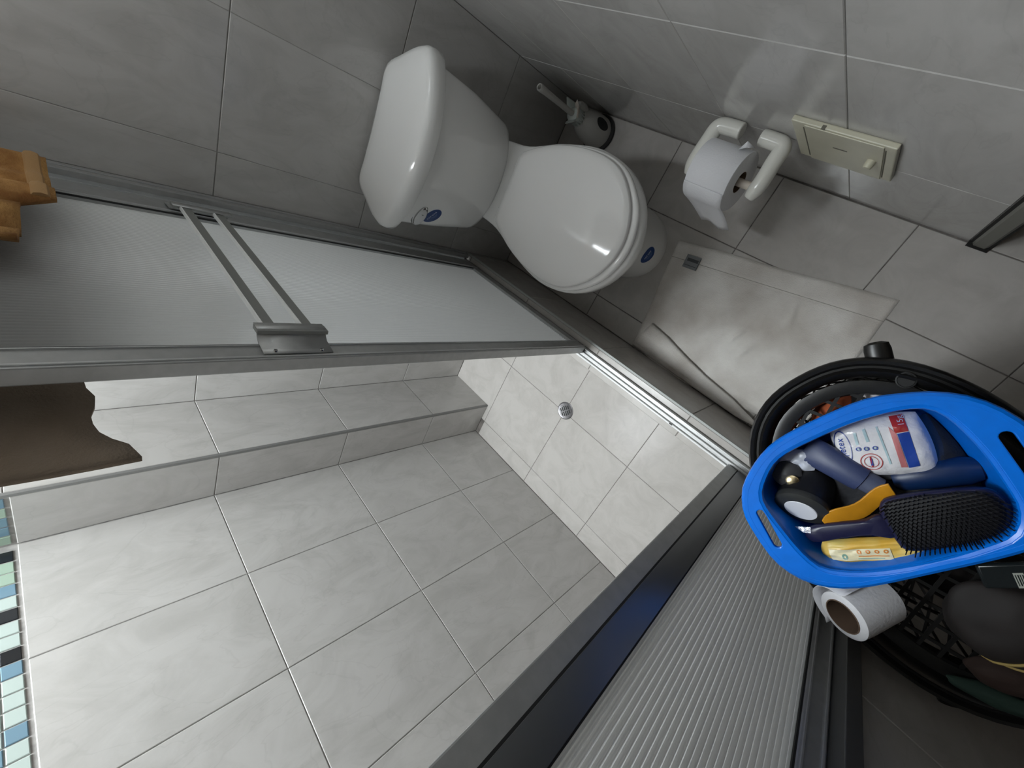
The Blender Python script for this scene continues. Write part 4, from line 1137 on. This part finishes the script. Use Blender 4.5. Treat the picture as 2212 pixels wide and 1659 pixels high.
# hair brush
hb = bthing('hair_brush', 'navy paddle hair brush with black bristles in the blue basket', 'hair brush', 0.0, 0.055, 0.668)
tilt = Matrix.Rotation(-0.05, 4, 'Y')
def br_poly(P, z0, z1, inset): return [[tilt @ Vector((x, -y+0.055, z)) for x, y in Pn] for Pn, z in ((P, z0), (P, z1))]
head = spline([(-0.012, 0.076), (-0.006, 0.088), (0.03, 0.090), (0.072, 0.084), (0.089, 0.068), (0.092, 0.050), (0.083, 0.036), (0.05, 0.029), (0.008, 0.025), (-0.006, 0.030), (-0.012, 0.045)], 48)
hd = [(x, y) for x, y in head]
mb = MB(); cxh = 0.04; cyh = 0.058
def sc(P, k): return [(cxh+(x-cxh)*k, cyh+(y-cyh)*k) for x, y in P]
mb.loft([[tilt @ Vector((x, -y+0.055, z)) for x, y in sc(hd, k)] for k, z in ((0.93, -0.007), (1.0, -0.003), (1.0, 0.002), (0.96, 0.005), (0.80, 0.007))])
mb.build('head', M['brush_navy'], hb, angle=60)
mb = MB(); mb.loft([[tilt @ Vector((x, -y+0.055, z)) for x, y in sc(hd, k)] for k, z in ((0.92, 0.0055), (0.90, 0.0082), (0.80, 0.0092))])
mb.build('cushion', M['bristle'], hb, angle=60)
hn = spline([(-0.010, 0.043), (-0.030, 0.045), (-0.060, 0.0415), (-0.086, 0.040), (-0.098, 0.046), (-0.098, 0.056), (-0.090, 0.061), (-0.060, 0.061), (-0.030, 0.0635), (-0.008, 0.071)], 40)
mb = MB(); ch_, cv_ = -0.05, 0.053
mb.loft([[tilt @ Vector((ch_+(x-ch_)*k, -(cv_+(y-cv_)*k)+0.055, z)) for x, y in hn] for k, z in ((0.9, -0.006), (1.0, -0.002), (1.0, 0.002), (0.92, 0.005), (0.7, 0.006))])
mb.build('handle', M['brush_navy'], hb, angle=60)
mb = MB()
for i in range(25):
    for j in range(16):
        x = -0.004 + 0.0040*i + (0.0020 if j % 2 else 0); y = 0.029 + 0.0038*j
        k = ((x-cxh)/0.050)**2 + ((y-cyh)/0.030)**2
        if k > 1.05 and not inside(sc(hd, 0.93), x, y): continue
        if not inside(sc(hd, 0.95), x, y): continue
        px, py = x + (x-cxh)*0.10, -y+0.055
        mb.tube([tilt @ Vector((x, py, 0.004)), tilt @ Vector((px, -(y+(y-cyh)*0.10)+0.055, 0.020))], [0.0009, 0.0006], 4)
o = mb.build('bristles', M['bristle'], hb, smooth=False); o['kind'] = 'stuff'
# wipes pack
wi = bthing('wipes_pack', 'yellow and cream soft pack of wipes at the edge of the blue basket', 'wipes pack', -0.040, 0.0855, 0.655)
wpk = pillow(0.054, 0.0155, 0.010, 24, 5.0, rot=math.radians(-9), wr=0.004, seed=8.1).build('pack', M['yellow_pack'], wi, angle=70)
wr_ = math.radians(-9); w1 = Vector((math.cos(wr_), math.sin(wr_), 0)); w2 = Vector((-w1.y, w1.x, 0))
def wprint(name, mesh, x, y, m, off=0.0008): return drape(wpk, name, mesh, w1*x + w2*y + Vector((0, 0, 0.1)), w1, w2, (0, 0, -1), m, off)
wprint('cream_panel', rect2d(0.062, 0.0135, 16, 6), -0.014, -0.0015, M['cream_print'])
for k in range(4): wprint('orange_icon', disc2d(0.0024, 0.0024, 14, 1, 0.45), -0.014 + 0.0088*k, 0.0018, M['orange_print'], 0.0012)
wprint('green_seal', disc2d(0.0030, 0.0030, 16, 1, 0.4), -0.030, -0.0035, M['green_print'], 0.0012)
wprint('print_line', rect2d(0.030, 0.0012, 8, 1), -0.001, -0.0036, M['orange_print'], 0.0012)
wprint('print_line', rect2d(0.026, 0.0009, 8, 1), -0.004, -0.0064, M['green_print'], 0.0012)

# ------------------------------------------------------------------ nearly empty roll leaning on the hamper rim
lr = thing('toilet_roll', 'nearly used-up toilet roll leaning on the hamper rim by the blue basket', 'toilet roll', (1.322, 0.764, 0.670))
nface = Vector((-0.35, -0.52, 0.78)).normalized()
Q = nface.to_track_quat('Z', 'Y').to_matrix().to_4x4()
MB().lathe([(0.0212, 0.0), (0.0275, -0.0005), (0.0298, -0.002), (0.0305, -0.016), (0.0300, -0.064), (0.0212, -0.064)], 40, Q, True).build('paper', M['paper'], lr, angle=40)
MB().lathe([(0.0200, 0.0008), (0.0213, 0.0008), (0.0213, -0.064), (0.0200, -0.064)], 36, Q, True).build('core', M['card'], lr, angle=40)
mb = MB(); vs, fs = [], []
for k in range(15):
    a = math.radians(150 + 150*k/14); r_ = 0.0312 + 0.009*math.sin(PI*k/14)**2 + (0.005 if k in (0, 14) else 0)
    for j in range(5):
        vs.append(Q @ Vector((r_*math.cos(a), r_*math.sin(a), 0.001 - 0.062*j/4)))
for k in range(14):
    for j in range(4): fs.append((k*5+j, k*5+j+1, (k+1)*5+j+1, (k+1)*5+j))
mb.add(vs, fs); mb.build('loose_sheet', M['paper'], lr, solid=0.0006)

# yellow piping and printed bag in the hamper
b_obj = bag_o
def on_bag(pts, r, nm, m):
    t = bvh_of(b_obj); out = []
    for x, y in pts:
        h = t.ray_cast(Vector((x-bag.location.x, y-bag.location.y, 0.3)), Vector((0, 0, -1)))
        if h[0] is not None: out.append(h[0] + Vector((0, 0, r*0.6)))
    if len(out) > 2: MB().tube(out, r, 8).build(nm, m, bag)
on_bag([lerp_list([(1.412, 0.806), (1.424, 0.806), (1.440, 0.815), (1.452, 0.832), (1.462, 0.858), (1.472, 0.89)], k/30) for k in range(31)], 0.0017, 'piping', M['piping'])
on_bag([lerp_list([(1.436, 0.812), (1.452, 0.820), (1.468, 0.838), (1.482, 0.862)], k/30) for k in range(31)], 0.0017, 'piping', M['piping'])
